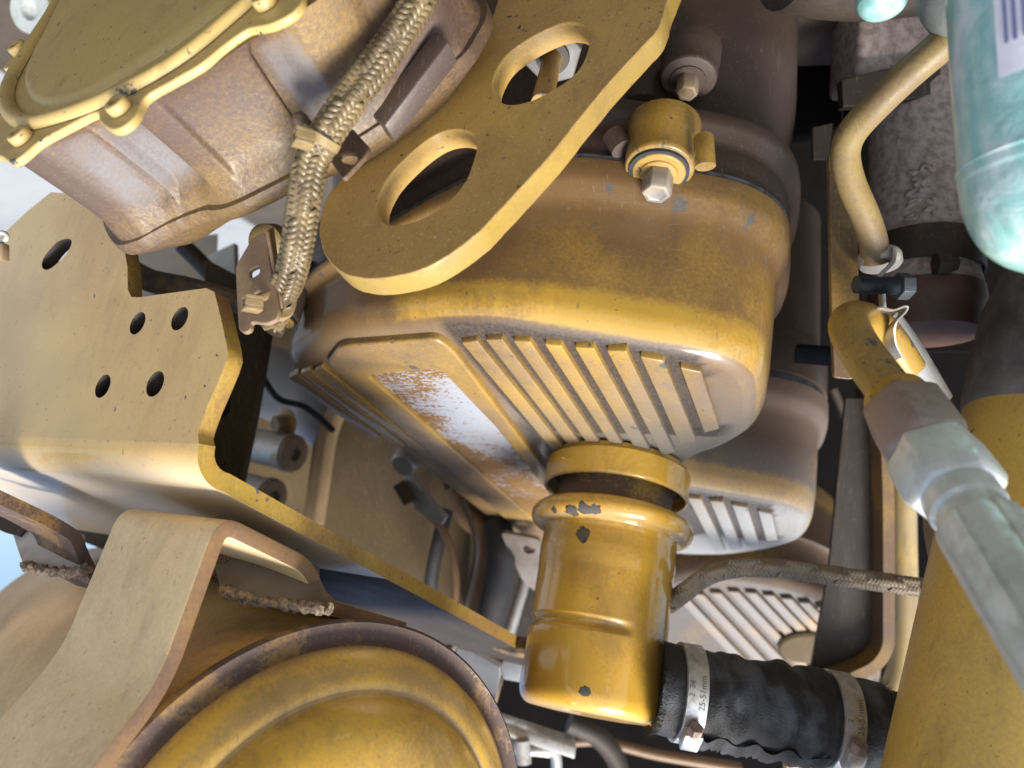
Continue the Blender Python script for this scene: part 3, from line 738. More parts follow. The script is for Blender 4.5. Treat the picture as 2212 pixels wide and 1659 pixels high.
M['braid2'] = plain('worn_dark_braid', (.20, .14, .075), .6, .5, 70, .15, 600, col2=(.075, .065, .06))
hp1 = [W(930, -60, .375), W(905, 0, .372), W(862, 70, .370), W(805, 150, .368), W(748, 225, .366), W(703, 292, .366), W(672, 350, .37), W(657, 430, .375), W(645, 510, .383), W(628, 590, .395), W(604, 648, .415), W(590, 690, .44)]
braid('braided_hose', 'tan braided hose running down past the lifting plate to the cover bolt', hp1, .0067, 9, .030, .00112, M['braid'], amp=.0012, wide=1.35)
hp2 = [W(1440, 1310, .63), W(1480, 1278, .62), W(1530, 1243, .615), W(1600, 1226, .61), W(1690, 1229, .605), W(1800, 1243, .60), W(1910, 1258, .60), W(2015, 1272, .60), W(2080, 1285, .60)]
braid('braided_hose', 'thin dark braided hose crossing behind the breather to the big right pipe', hp2, .0062, 7, .022, .0011, M['braid3'], amp=.0010, wide=1.3)
hp3 = [W(1180, 1395, .66), W(1130, 1398, .68), W(1080, 1385, .72), W(1050, 1370, .76)]
braid('braided_hose', 'short dark braided hose end left of the breather above the bracket arm', hp3, .008, 10, .028, .001, M['braid2'], amp=.0006)
hp4 = [W(292, 590, .60), W(330, 608, .60), W(400, 622, .60), W(470, 640, .61), W(520, 655, .62)]
braid('braided_hose', 'grey-brown braided hose stub between the housing and the holed bracket', hp4, .0085, 12, .02, .0008, M['braid2'], amp=.0004)

# ------------------------------------------------------------------ cable ties, clips
def cable_tie(label, c, ax, r, headpos, headdir, headup):
    t = thing('cable_tie', label, 'cable tie', c, 'cable ties on the braided hose')
    x, y, z = basis(ax)
    pr = [(r, -.0022), (r + .0011, -.0022), (r + .0011, .0022), (r, .0022), (r, -.0022)]
    v, f = lathe_vf(pr, c, ax, 40); part('band', newmesh('band', v, f[:-2] if False else f), M['tie'], t)
    d = headdir.normalized(); u = (headup - d * headup.dot(d)).normalized(); w = d.cross(u)
    # hollow rectangular head: four walls
    L_, H_, B_ = .0046, .0040, .0036; k = .0010
    mb = MB()
    for s in (-1, 1):
        mb.add(*box_vf(headpos + u * s * (H_ - k), d * L_, u * k, w * B_)); mb.add(*box_vf(headpos + w * s * (B_ - k), d * L_ * .999, u * (H_ - 2 * k), w * k))
    mb.add(*box_vf(headpos - d * L_ * .5, d * .001, u * (H_ - 2 * k), w * (B_ - 2 * k)))
    part('head', bevel_mesh(mb.mesh('head'), .0003, 1), M['tie'], t)
    return t, d, u, w
cable_tie('tan cable tie with square head around the upper braided hose bend', W(693, 300, .366), W(672, 350, .37) - W(720, 262, .366), .0090, W(655, 299, .352), V(-.8, -.1, -.55), V(-.1, .9, -.3))
clip = thing('hose_clip', 'brown clip plate with rounded fingers behind the upper cable tie', 'clip', W(745, 340, .385))
CP = Plane(745, 340, .385, V(-.35, -.5, -.79))
hole = spline([CP.on(*p) for p in ((733, 338), (745, 330), (765, 332), (772, 345), (765, 354), (742, 350))], 4, True)
part('clip_plate', plate_mesh('clip_plate', roundpoly([CP.on(*p) for p in ((695, 330), (700, 285), (760, 275), (798, 318), (790, 335), (740, 388), (712, 345))], .003), [hole], CP.n, .003), M['housing'], clip)
for (a, b) in (((637, 243, .372), (668, 285, .375)), ((706, 222, .372), (728, 262, .375))):
    p0, p1 = W(*a), W(*b); dd = (p1 - p0).normalized(); r = .0042
    pts = [p0 + dd * (.0042 * (1 - math.cos(R_(q)))) for q in (5, 30, 55, 90)] + [p1]
    part('finger', newmesh('finger', *tube_vf(pts, [r * math.sin(R_(q)) for q in (5, 30, 55, 90)] + [r], 16), 60), M['housing'], clip)
# perforated strap bracket at the hose end
sb = thing('strap_bracket', 'brown perforated strap bracket hanging beside the lower hose end', 'bracket', W(545, 700, .40))
SP = Plane(545, 610, .40, V(-.25, -.35, -.9))
so = [SP.on(*p) for p in ((508, 575), (545, 512), (575, 500), (582, 560), (598, 640), (603, 672), (598, 690), (575, 700), (542, 695), (542, 712), (527, 720), (515, 712), (512, 660))]
def slot(pts): return roundpoly([SP.on(*p) for p in pts], .0022)
part('strap_plate', plate_mesh('strap_plate', roundpoly(so, .003), [slot(((538, 583), (560, 573), (561, 590), (541, 602))), slot(((545, 637), (565, 625), (566, 648), (548, 655)))], SP.n, .0032, .0007), M['clipbrown'], sb)
part('bent_flange', bevel_mesh(newmesh('bent_flange', *solid_grid([[W(572, 500, .40), W(588, 585, .398), W(604, 668, .398)], [W(584, 492, .413), W(597, 580, .411), W(612, 655, .411)]], .002)), .0005), M['clipbrown'], sb)
t, d, u, w = cable_tie('tan cable tie with open square head on the perforated strap bracket', W(598, 655, .414), W(590, 690, .44) - W(628, 590, .395), .0092, W(545, 656, .382), V(-.75, -.1, -.6), V(-.15, .9, -.3))
part('tail', bevel_mesh(newmesh('tail', *box_vf(W(563, 645, .392), V(.006, -.004, .004), V(.001, .0016, .0002), V(.0005, 0, -.0004)), 30), .0002, 1), M['tie'], t)
tip = single('hose_tip', newmesh('hose_tip', *tube_vf(spline([W(598, 660, .405), W(590, 680, .40), W(584, 688, .398)], 4), [.004] * 7 + [.0048, .0034], 16), 60), M['oring'], 'small black plug tip below the lower cable tie', 'plug')

# ------------------------------------------------------------------ holed bracket, left
BN = V(-.50, -.30, -.81).normalized(); BP = Plane(300, 800, .45, BN); TH = .0105
BE = (W(0, 940, 1) * 0)
pA = BP.on(430, 958); pB = BP.on(0, 940); BE = (pB - pA).normalized(); BT = BE.cross(BN).normalized()
if BT.z < 0: BT = -BT
BG = -BN
brk = thing('holed_bracket', 'pale yellow folded steel bracket with four round holes at the left', 'bracket', W(300, 1000, .43))
wo = [(-150, 680), (0, 512), (60, 455), (110, 415), (180, 420), (262, 500), (275, 575), (276, 625), (284, 641), (300, 642), (445, 622), (463, 630), (472, 665), (480, 700), (490, 745), (492, 770), (484, 795), (467, 835), (447, 880), (432, 920), (427, 938)]
wo_w = [BP.on(*p) for p in wo]
endp = [pA + BE * 0 - BT * 0, pB + BE * .03]
wo_w = wo_w + [pA, pA + BE * .50]
holes = []
for (x, y, r) in ((297, 698, .0076), (388, 688, .0076), (222, 834, .0077), (335, 829, .0080)):
    c = BP.on(x, y); holes.append([c + (BE * math.cos(a) + BT * math.sin(a)) * r for a in [2 * math.pi * k / 28 for k in range(28)]])
c = [BP.on(*p) for p in ((90, 570), (100, 548), (125, 522), (150, 516), (154, 528), (140, 552), (112, 578), (96, 582))]
holes.append(spline(c, 4, True))
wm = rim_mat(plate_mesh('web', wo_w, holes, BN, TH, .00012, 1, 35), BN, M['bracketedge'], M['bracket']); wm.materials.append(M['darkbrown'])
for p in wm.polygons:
    if p.material_index and min((p.center - q).length for h in holes for q in h) < TH * .8: p.material_index = 2  # hole walls painted dark for the shade inside them
part('web', wm, M['bracket'], brk)
# bend and flange: outer surface of the fold, swept along the bend line
rad = .022; prof = []
for k in range(11):
    a = math.pi / 2 * k / 10; prof.append(BT * (rad * math.sin(a)) + BG * (rad * (1 - math.cos(a))))
gdir = (V(.40, .505, .76)).normalized()
p_end = prof[-1]
gg = (BG * .97 + BT * .22).normalized()
for k in range(1, 13): prof.append(p_end + gg * (.47 * k / 12))
def edge_u(k): return 0.0
rows = []
for i, q in enumerate(prof):
    s_ = max(0, i - 10) / 12
    row = [pA + q + BE * (t * (.50 * (1 - s_) + .46 * s_)) for t in (0, .03, .2, .4, .6, .8, 1)]
    rows.append(row)
v, f = solid_grid(rows, -TH)
fl = newmesh('flange', v, f, 40)
# make sure the thickness goes to the inner side
chk = sum((p - (pA + prof[5]) for p in [Vector(q) for q in v[len(rows) * 7:len(rows) * 7 + 1]]), Vector())
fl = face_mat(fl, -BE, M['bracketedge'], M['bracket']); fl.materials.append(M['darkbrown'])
for p in fl.polygons:          # far outer face painted dark for the shade by the muffler
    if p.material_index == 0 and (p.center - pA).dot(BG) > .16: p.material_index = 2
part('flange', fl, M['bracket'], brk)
mbk = Plane(330, 770, .485, BN)
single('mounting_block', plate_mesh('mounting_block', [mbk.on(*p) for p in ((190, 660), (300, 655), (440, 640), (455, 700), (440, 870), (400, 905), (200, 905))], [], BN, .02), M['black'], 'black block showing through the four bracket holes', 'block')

# ------------------------------------------------------------------ hat-shaped strap over the muffler
SPn = BE
SE = Plane(470, 1122, .400, SPn)
prof_px = [(120, 1760), (340, 1476), (474, 1106), (678, 1210), (708, 1292), (880, 1345)]
pp = [SE.on(*p) for p in prof_px]
pl_ = roundline(pp, .017, 9)
wv = BE * .0905
rows = [[p + wv * t for t in (0, .02, .25, .5, .75, .98, 1)] for p in pl_]
def strap_solid(th):
    return solid_grid(rows, th)
v, f = strap_solid(.0095)
n0 = len(rows) * 7
# inner side must be the right/lower-right side: flip if the back moved towards the camera
if (v[n0] - v[0]).dot(V(.6, .4, .7)) < 0: v, f = strap_solid(-.0095)
m = face_mat(bevel_mesh(newmesh('muffler_strap', v, f), .0008, 2, 50), -BE, M['strapedge'], M['strap'])
single('muffler_strap', m, M['strap'], 'cream-coloured bent steel strap with rusty edges over the muffler', 'strap')

# ------------------------------------------------------------------ muffler
MN = V(.641, -.086, -.763).normalized(); MC = W(692, 1925, .42); MR = .149
mu = thing('muffler', 'big yellow muffler drum with a stamped round end cap, lower left', 'muffler', MC - MN * .2)
bodyp = [(0, -.62), (.140, -.62), (.1435, -.60), (.1435, -.026), (.1425, -.0215), (.137, -.012), (.137, -.004), (.130, -.004), (0, -.004)]
part('body', newmesh('body', *lathe_vf(bodyp, MC, MN, 128), 30), M['muffler'], mu)
part('seam_ring', newmesh('seam_ring', *lathe_vf([(.136, -.017), (.1415, -.016), (.1425, -.013), (.1415, -.010), (.137, -.009), (.137, -.0045), (.146, -.004), (.149, -.002), (.149, .0015), (.1475, .0028), (.1462, .0018), (.1400, .0002), (.1365, .0010), (.1352, .0032), (.1343, .0040), (.1330, .0030), (.12, .002), (.12, -.017)], MC, MN, 128), 50), M['rust'], mu)
cap = [(.1345, .0015), (.1340, .0050), (.1315, .0090), (.127, .0130), (.121, .0168), (.1165, .0188), (.1130, .0190), (.1108, .0184), (.1088, .0200), (.1055, .0260), (.099, .0320), (.088, .0378), (.07, .0430), (.045, .0470), (0, .049)]
cp = [Vector((r, h, 0)) for r, h in cap]; cp = [(max(0, p.x), p.y) for p in spline(cp, 4)]; cp[-1] = (0, cp[-1][1])
m = newmesh('end_cap', *lathe_vf(cp, MC, MN, 144), 70)
def capst(co):
    q = co - MC; r = (q - MN * q.dot(MN)).length
    return .20 * math.exp(-((r - .122) / .005) ** 2) + .3 * math.exp(-((r - .1112) / .0015) ** 2) + .2 * math.exp(-((r - .134) / .002) ** 2) - .06
set_attr(m, 'stain', capst); part('end_cap', m, M['mufflercap'], mu)

# saddles welded between flange and muffler
def sheet(rows_px, th, su=4, sv=4):
    rows = smoothgrid([[W(*p) for p in r] for r in rows_px], su, sv); return solid_grid(rows, th)
M['saddle'] = plain('scaled_galvanised_saddle', (.42, .42, .43), .55, .4, 25, .3, 200, col2=(.30, .24, .19), metallic=.1)
M['saddle_dark'] = plain('grey_brown_saddle', (.17, .155, .145), .55, .4, 25, .3, 200, col2=(.12, .09, .07))  # darker grey-brown tone than the other saddle
M['weld'] = plain('rough_weld', (.30, .22, .14), .8, .5, 300, 1.0, 400, col2=(.05, .045, .045))
def saddle(label, rows_px, weld_px, wr, th=.003, mat='saddle'):
    t = thing('saddle', label, 'saddle', W(*weld_px[len(weld_px) // 2]), 'saddles welded onto the muffler')
    part('saddle_plate', newmesh('saddle_plate', *sheet(rows_px, th), 50), M[mat], t)
    pts = spline([W(*p) for p in weld_px], 10); rn = random.Random(5)
    v, f = tube_vf(pts, [wr * rn.uniform(.7, 1.25) for _ in pts], 8)
    v = [p + Vector((rn.uniform(-1, 1), rn.uniform(-1, 1), rn.uniform(-1, 1))) * wr * .3 for p in v]
    part('weld_bead', newmesh('weld_bead', v, f, 60), M['weld'], t)
saddle('pale torn saddle plate with crusty weld at the left edge of the photo', [[(22, 1132, .56), (80, 1126, .555), (130, 1138, .55), (184, 1155, .545)], [(38, 1185, .54), (90, 1180, .535), (140, 1185, .53), (183, 1195, .525)], [(50, 1218, .525), (95, 1228, .52), (140, 1232, .515), (190, 1228, .51)]],
       [(52, 1222, .52), (95, 1232, .515), (140, 1237, .51), (188, 1232, .505)], .0035)
saddle('grey-brown saddle plate with dark weld under the strap arch', [[(455, 1140, .50), (540, 1150, .495), (620, 1190, .49), (690, 1225, .485)], [(462, 1215, .47), (540, 1225, .465), (620, 1245, .46), (692, 1265, .455)], [(478, 1270, .45), (540, 1290, .445), (620, 1303, .44), (705, 1312, .435)]],
       [(480, 1275, .446), (540, 1295, .441), (620, 1307, .436), (712, 1316, .431)], .0035, mat='saddle_dark')
# second strap further left, seen edge-on
SE2 = Plane(120, 1130, .50, BE)
pp2 = [SE2.on(*p) for p in ((-60, 1030), (20, 1068), (120, 1115), (176, 1150), (190, 1190), (212, 1235), (262, 1262))]
pl2 = roundline(pp2, .012, 4); rows = [[p + BE * (.05 * t) for t in (0, .5, 1)] for p in pl2]
v, f = solid_grid(rows, .008)
single('muffler_strap', newmesh('muffler_strap', v, f), M['rust'], 'dark rusty strap edge behind the cream strap, at the left border', 'strap')
v, f = solid_grid([[W(-30, 1080, .56), W(30, 1100, .555), W(66, 1128, .55)], [W(-30, 1130, .55), W(10, 1150, .548), W(42, 1158, .545)]], .004)
single('torn_shield', newmesh('torn_shield', v, f), M['darkbrown'], 'dark torn shield scrap left of the pale saddle plate', 'shield')
nt = thing('strap_nut', 'dark rusty nut under the strap arch', 'nut', W(485, 1200, .47))
v, f = lathe_vf([(0, 0), (.0115, 0), (.0115, .012), (.009, .0135), (.006, .0135), (.006, .02), (0, .02)], W(487, 1178, .482), V(-.1, .9, -.3), sides=6)
part('nut', newmesh('nut', v, f), M['rust'], nt)

# ------------------------------------------------------------------ background, left gap
bgc = thing('engine_column', 'brown upright plate just right of the holed bracket', 'plate', W(540, 850, .72))
CPl = Plane(540, 850, .72, V(-.2, 0, -1))
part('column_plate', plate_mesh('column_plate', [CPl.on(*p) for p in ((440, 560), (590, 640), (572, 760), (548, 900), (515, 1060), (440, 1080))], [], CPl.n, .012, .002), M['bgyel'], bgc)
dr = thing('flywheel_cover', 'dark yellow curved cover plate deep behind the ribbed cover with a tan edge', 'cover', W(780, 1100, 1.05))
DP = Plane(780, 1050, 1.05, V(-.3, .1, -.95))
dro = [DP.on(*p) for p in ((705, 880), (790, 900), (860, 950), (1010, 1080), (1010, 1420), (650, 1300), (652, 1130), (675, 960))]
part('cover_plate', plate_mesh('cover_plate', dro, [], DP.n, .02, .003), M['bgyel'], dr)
ed = [W(712, 872, 1.02), W(690, 925, 1.02), W(678, 980, 1.02), W(668, 1050, 1.02), W(655, 1140, 1.02)]
rows = [[p, p + V(.0145, 0, -.004)] for p in spline(ed, 5)]
v, f = solid_grid(rows, .03); part('edge_strip', newmesh('edge_strip', v, f), M['tan'], dr)
for i, (x, y, lab) in enumerate(((634, 980, 'upper cast aluminium tube with a bored end in the left gap'), (588, 1075, 'lower cast aluminium tube with a bored end in the left gap'))):
    t = thing('aluminium_tube', lab, 'tube', W(x, y, .98), 'aluminium tubes in the left gap')
    ax = V(.85, .12, -.45).normalized(); o = W(x, y, .98)
    part('sleeve', newmesh('sleeve', *lathe_vf([(.0, -.16), (.024, -.16), (.024, -.012), (.026, -.01), (.026, -.004), (.0, -.004)], o, ax, 40)), M['alu'], t)
    part('bored_end', newmesh('bored_end', *lathe_vf([(.0245, -.004), (.0245, .002), (.0225, .004), (.010, .004), (.009, -.02), (0, -.02)], o, ax, 40)), M['tan'], t)
bb = thing('hex_bolt', 'weathered bolt above the aluminium tubes in the left gap', 'bolt', W(612, 915, 1.0))
hexbolt(bb, W(622, 912, 1.0), V(-.6, .1, -.75).normalized(), .019, .012, .016, mh=M['tan'])
duct = spline([W(520, 800, 1.15), W(600, 830, 1.12), W(690, 880, 1.12), W(800, 960, 1.15)], 5)
single('grey_duct', newmesh('grey_duct', *tube_vf(duct, .055, 28)), plain('pale_grey_duct', (.30, .31, .33), .35, .2, 8, .1), 'pale grey duct behind the aluminium tubes', 'duct')
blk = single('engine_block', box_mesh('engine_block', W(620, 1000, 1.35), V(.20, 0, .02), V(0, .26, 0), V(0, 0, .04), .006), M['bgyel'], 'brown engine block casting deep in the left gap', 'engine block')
# bracket and bolt hanging below the cover's left end
fb = thing('fin_bracket', 'small bright sheet bracket poking out below the ribbed cover', 'bracket', W(900, 1060, .86))
FP = Plane(910, 1050, .86, V(-.55, .2, -.8))
part('sheet', plate_mesh('sheet', [FP.on(*p) for p in ((868, 1012), (882, 1010), (905, 1052), (962, 1118), (952, 1135), (912, 1110), (880, 1078), (883, 1060))], [], FP.n, .006, .0005), M['alu'], fb)
part('pivot', newmesh('pivot', *lathe_vf([(0, 0), (.016, 0), (.016, .016), (.013, .02), (0, .02)], W(885, 985, .86), V(-.3, .5, -.8).normalized(), 24)), M['washer'], fb)
part('pad', newmesh('pad', *tube_vf([W(862, 1045, .87), W(885, 1085, .865)], .008, 16)), M['bgyel'], fb)

# hoses and rails in the dark centre gap
def tube_thing(name, label, cat, pts, r, mat, group=None, seg=18):
    return single(name, newmesh(name, *tube_vf(spline([W(*p) for p in pts], 6), r, seg), 60), mat, label, cat, group)
M['brownhose'] = plain('brown_hose', (.20, .115, .055), .5, .4, 15, .1)
tube_thing('coolant_hose', 'brown hose bending down in the dark gap left of the breather', 'hose', [(985, 1060, 1.0), (1010, 1110, .98), (1045, 1150, .97), (1052, 1230, .97), (1035, 1320, .97), (1020, 1400, .98)], .017, M['brownhose'], 'hoses in the dark gap')
tube_thing('coolant_hose', 'black hose with sleeve in the dark gap beside the brown hose', 'hose', [(1075, 1130, .95), (1085, 1190, .93), (1075, 1260, .93), (1062, 1330, .93), (1050, 1420, .93)], .018, M['rubber'], 'hoses in the dark gap')
tube_thing('coolant_hose', 'thin black hose at the left of the dark gap', 'hose', [(965, 1100, .95), (945, 1180, .94), (930, 1270, .95), (935, 1370, .97)], .009, M['rubber'], 'hoses in the dark gap')
tube_thing('support_rod', 'slim grey rod slanting behind the breather', 'rod', [(1150, 1200, 1.0), (1120, 1300, .98), (1085, 1420, .97)], .008, M['washer'])
rl = Plane(1010, 1250, 1.12, V(-.2, 0, -1))
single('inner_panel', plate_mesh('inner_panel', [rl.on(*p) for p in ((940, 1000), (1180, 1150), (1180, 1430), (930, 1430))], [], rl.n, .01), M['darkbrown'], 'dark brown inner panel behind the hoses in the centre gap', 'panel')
gp = Plane(1110, 1200, .92, V(-.3, .5, -.8))
single('lug_plate', plate_mesh('lug_plate', roundpoly([gp.on(*p) for p in ((1080, 1150), (1165, 1165), (1170, 1290), (1128, 1255))], .008), [spline([gp.on(*p) for p in ((1128, 1185), (1140, 1178), (1155, 1184), (1152, 1194), (1138, 1196))], 4, True)], gp.n, .006), M['saddle_dark'], 'grey lug plate with a hole beside the breather bead', 'lug')
# wiring and small lines that fill the gaps
for lab, pts, r, mt in (('thin black cable looping in the left gap above the tubes', [(560, 800, .9), (600, 860, .9), (660, 880, .92), (720, 930, .95)], .004, 'rubber'),
                        ('brown fuel line running down the dark centre gap', [(900, 1090, .9), (960, 1150, .9), (985, 1250, .9), (975, 1390, .9)], .005, 'brownhose'),
                        ('thin grey cable beside the brown hose in the centre gap', [(1000, 1080, .9), (1030, 1180, .89), (1010, 1290, .89), (990, 1400, .9)], .0035, 'darkhose'),
                        ('black cable behind the far cover in the right gap', [(1800, 840, 1.1), (1830, 930, 1.1), (1815, 1040, 1.1), (1790, 1150, 1.1)], .006, 'darkhose'),
                        ('dark hose hanging at the bottom centre gap', [(1230, 1560, 1.0), (1290, 1590, 1.0), (1330, 1640, 1.0), (1350, 1720, 1.0)], .014, 'darkhose'),
                        ('brown line crossing the bottom centre gap', [(1180, 1610, 1.1), (1290, 1600, 1.1), (1420, 1630, 1.1), (1600, 1660, 1.1)], .008, 'brownhose'),
                        ('black cable beside the rusty exhaust pipe', [(2090, 380, .7), (2110, 480, .7), (2100, 580, .7), (2130, 680, .7)], .006, 'darkhose')):
    tube_thing('cable', lab, 'cable', pts, r, M[mt], 'cables and lines in the gaps', 10)
# lower centre pieces
gq = Plane(1050, 1440, .80, V(-.2, .35, -.9))
gt = thing('guard_panel', 'dark grey guard panel with a pale rim between muffler and breather', 'panel', W(1050, 1440, .80))
part('face', plate_mesh('face', roundpoly([gq.on(*p) for p in ((975, 1400), (1000, 1385), (1080, 1425), (1082, 1460), (1062, 1540), (1010, 1500))], .008), [], gq.n, .004, .001), plain('guard_grey', (.09, .095, .105), .4, .3, 20), gt)
part('rim', newmesh('rim', *tube_vf(spline([W(972, 1410, .795), W(990, 1385, .79), (W(1040, 1405, .79)), W(1085, 1430, .79)], 5), .006, 10)), M['darkbrown'], gt)
wb = thing('white_bar', 'bright white bar end between the bracket arm and the breather', 'bar', W(1100, 1445, .85))
part('bar', box_mesh('bar', W(1105, 1443, .85), V(.030, .006, 0), V(-.002, .010, -.002), V(0, 0, .01), .002), plain('white_paint', (.78, .80, .80), .4, .1), wb)
part('rod', newmesh('rod', *tube_vf([W(1082, 1460, .84), W(1058, 1545, .84)], .004, 12)), M['tan'], wb)
sv = thing('latch', 'silver latch fitting below the breather near the bottom border', 'latch', W(1150, 1620, .80))
part('top_bar', box_mesh('top_bar', W(1150, 1585, .80), V(.045, .010, -.01), V(-.001, .006, -.002), V(0, 0, .012), .002), M['clamp'], sv)
part('lower_bar', box_mesh('lower_bar', W(1140, 1612, .80), V(.030, .003, 0), V(-.001, .006, -.002), V(0, 0, .008), .002), M['alu'], sv)
part('hook', newmesh('hook', *tube_vf(spline([W(1130, 1622, .79), W(1180, 1620, .79), W(1200, 1632, .79), W(1203, 1690, .79)], 5), .006, 12)), M['alu'], sv)
part('pin', newmesh('pin', *tube_vf([W(1128, 1600, .785), W(1132, 1650, .78)], .008, 14)), M['clamp'], sv)

# ------------------------------------------------------------------ upper-left corner, outside
yb = thing('yellow_block', 'bright yellow frame block with a washer in the top left corner', 'frame', W(100, 30, .85))
YP = Plane(100, 30, .85, V(-.2, .2, -.95))
part('block', plate_mesh('block', [YP.on(*p) for p in ((10, -40), (122, 140), (210, 60), (240, -40))], [], YP.n, .05, .003), paint('bright_yellow_paint', base=(.75, .55, .08), stain=(.6, .42, .06), bias=-.2, dust=.2, chips=.2), yb)  # brighter yellow than the engine paint
part('washer', newmesh('washer', *lathe_vf([(.012, .0), (.026, .0), (.026, .008), (.012, .008), (.012, 0)], YP.on(78, 25) + YP.n * .001, YP.n, 30)), M['steel'], yb)
ey = thing('lifting_eye', 'small wire loop and bracket at the left border above the slot', 'eye', W(10, 540, .5))
part('loop', newmesh('loop', *tube_vf(spline([W(-10, 505, .5), W(8, 503, .5), W(15, 512, .5), W(8, 520, .5), W(-8, 518, .5)], 5), .0016, 10)), M['steel'], ey)
part('lug', box_mesh('lug', W(-2, 545, .5), V(.005, 0, 0), V(0, .006, 0), V(0, 0, .004), .0015), M['tan'], ey)
# pale machine parts glimpsed between housing and bracket
g1 = Plane(400, 560, .95, V(.3, -.3, -.9))
single('pale_cover', plate_mesh('pale_cover', [g1.on(*p) for p in ((270, 520), (470, 505), (465, 610), (300, 640), (270, 610))], [], g1.n, .01), plain('pale_cream_paint', (.66, .62, .52), .5, .2, 8), 'pale cream machine cover glimpsed under the housing lip', 'cover')
tube_thing('dark_rod', 'dark round rod slanting under the housing lip', 'rod', [(395, 530, .85), (440, 575, .85), (485, 625, .85)], .010, M['darkbrown'])
g2 = Plane(470, 540, .92, V(-.4, -.2, -.9))
single('mesh_plate', plate_mesh('mesh_plate', [g2.on(*p) for p in ((430, 560), (505, 525), (508, 600), (480, 615))], [], g2.n, .008), plain('pale_grey_plate', (.50, .50, .45), .6, .2, 60), 'pale grey plate behind the strap bracket', 'plate')
nb = single('rear_boss', newmesh('rear_boss', *lathe_vf([(0, 0), (.012, 0), (.012, .012), (.009, .014), (0, .014)], W(592, 522, .50), V(-.2, .2, -.95).normalized(), 24)), M['pipe'], 'small yellow round boss between hose and strap bracket', 'boss')

# ------------------------------------------------------------------ right-hand side
# bent pipe
pp = [W(2110, 25, .425), W(2040, 92, .43), W(1960, 162, .44), W(1885, 235, .45), W(1840, 288, .455), W(1826, 335, .46), W(1838, 395, .465), W(1868, 465, .47), W(1886, 520, .475), W(1892, 565, .48)]
bpipe = thing('bent_pipe', 'weathered yellow bent pipe curving down at the upper right', 'pipe', pp[-1])
part('tube', newmesh('tube', *tube_vf(spline(pp, 8), [.0098 - .0010 * min(1, i / 40) for i in range(73)], 28), 60), M['pipe'], bpipe)
part('end_disc', newmesh('end_disc', *lathe_vf([(0, -.004), (.0125, -.004), (.0135, -.002), (.0135, .003), (.012, .005), (0, .005)], W(1900, 560, .482), V(-.05, .95, -.3).normalized(), 32)), M['washer'], bpipe)
gd = single('round_plug', newmesh('round_plug', *lathe_vf([(0, 0), (.024, 0), (.026, .003), (.026, .012)] + arc(.026, .012, .012, .022, 5) + [(0, .023)], W(2085, -5, .425), V(-.25, .15, -.95).normalized(), 48), 60), plain('grey_green_rubber', (.17, .19, .185), .7, .3, 30, .3, 400), 'grey-green round plug behind the green bottle', 'plug')
# flat bar
FB = Plane(1825, 600, .50, V(-.12, 0, -1))
fbo = [FB.on(*p) for p in ((1790, 330), (1842, 330), (1852, 500), (1858, 700), (1862, 812), (1840, 820), (1802, 816), (1797, 700))]
single('flat_bar', plate_mesh('flat_bar', roundpoly(fbo, .003), [], FB.n, .006, .0008), M['barbrown'], 'upright yellow-brown flat bar beside the ribbed cover on the right', 'bar')
# rusty cast exhaust elbow
ex = thing('exhaust_elbow', 'pale rusty cast iron exhaust pipe with raised casting marks, upper right', 'exhaust pipe', W(1985, 640, .62))
exo = W(1990, 400, .64); exa = (W(1998, 640, .62) - W(1982, 210, .66)).normalized()
part('pipe', newmesh('pipe', *lathe_vf([(.0, -.10), (.043, -.10), (.043, -.07), (.0405, -.06), (.0405, .06), (.041, .085), (.0425, .093), (.0425, .100), (.0, .100)], exo, exa, 48)), M['rust_pipe'], ex)
part('rim', newmesh('rim', *lathe_vf([(.0, .098), (.044, .098), (.0445, .104), (.0445, .112), (.043, .116), (.0415, .130), (.040, .135), (0, .135)], exo, exa, 48)), M['redbrown'], ex)
part('upper_pipe', bevel_mesh(newmesh('upper_pipe', *box_vf(W(1928, 118, .66), V(.044, .004, 0), V(-.002, .035, 0), V(0, 0, .03))), .006, 3), M['rust_pipe'], ex)
CBp = Plane(1935, 185, .615, V(0, 0, -1))
part('clamp_plate', plate_mesh('clamp_plate', [CBp.on(*p) for p in ((1818, 172), (1905, 150), (2032, 128), (2032, 198), (1980, 212), (1880, 228), (1822, 230))], [], CBp.n, .01), M['darkbrown'], ex)
# raised casting characters (worn, illegible)
rn = random.Random(11)
for i in range(5):
    for j in range(2):
        x = 1970 + j * 34; y = 362 + i * 26
        pr = W(x, y, 1).normalized(); 
        base = exo + exa * ((W(x, y, .60) - exo).dot(exa)); dirv = W(x, y, .60) - base; dirv = (dirv - exa * dirv.dot(exa)).normalized()
        c0 = base + dirv * .0405; tx = exa.cross(dirv)
        pts = [c0 + tx * rn.uniform(-.005, .005) + exa * rn.uniform(-.004, .004) for _ in range(5)]
        v, f = tube_vf(spline(pts, 4), .0021, 8)
        part('cast_mark', newmesh('cast_mark', v, f, 60), M['rust_pipe'], ex)
bandp = thing('exhaust_band', 'dark exhaust band clamp with a side nut on the rusty pipe', 'clamp', W(1970, 580, .59))
part('band', newmesh('band', *lathe_vf([(.0428, .055), (.0445, .055), (.0445, .083), (.0428, .083), (.0428, .055)], exo, exa, 48)), M['darkbrown'], bandp)
v, f = lathe_vf([(0, 0), (.009, 0), (.009, .010), (.006, .0115), (.006, .016), (0, .016)], W(2020, 570, .575), V(1, 0, -.1).normalized(), sides=6)
part('nut', newmesh('nut', v, f), M['darkbrown'], bandp)
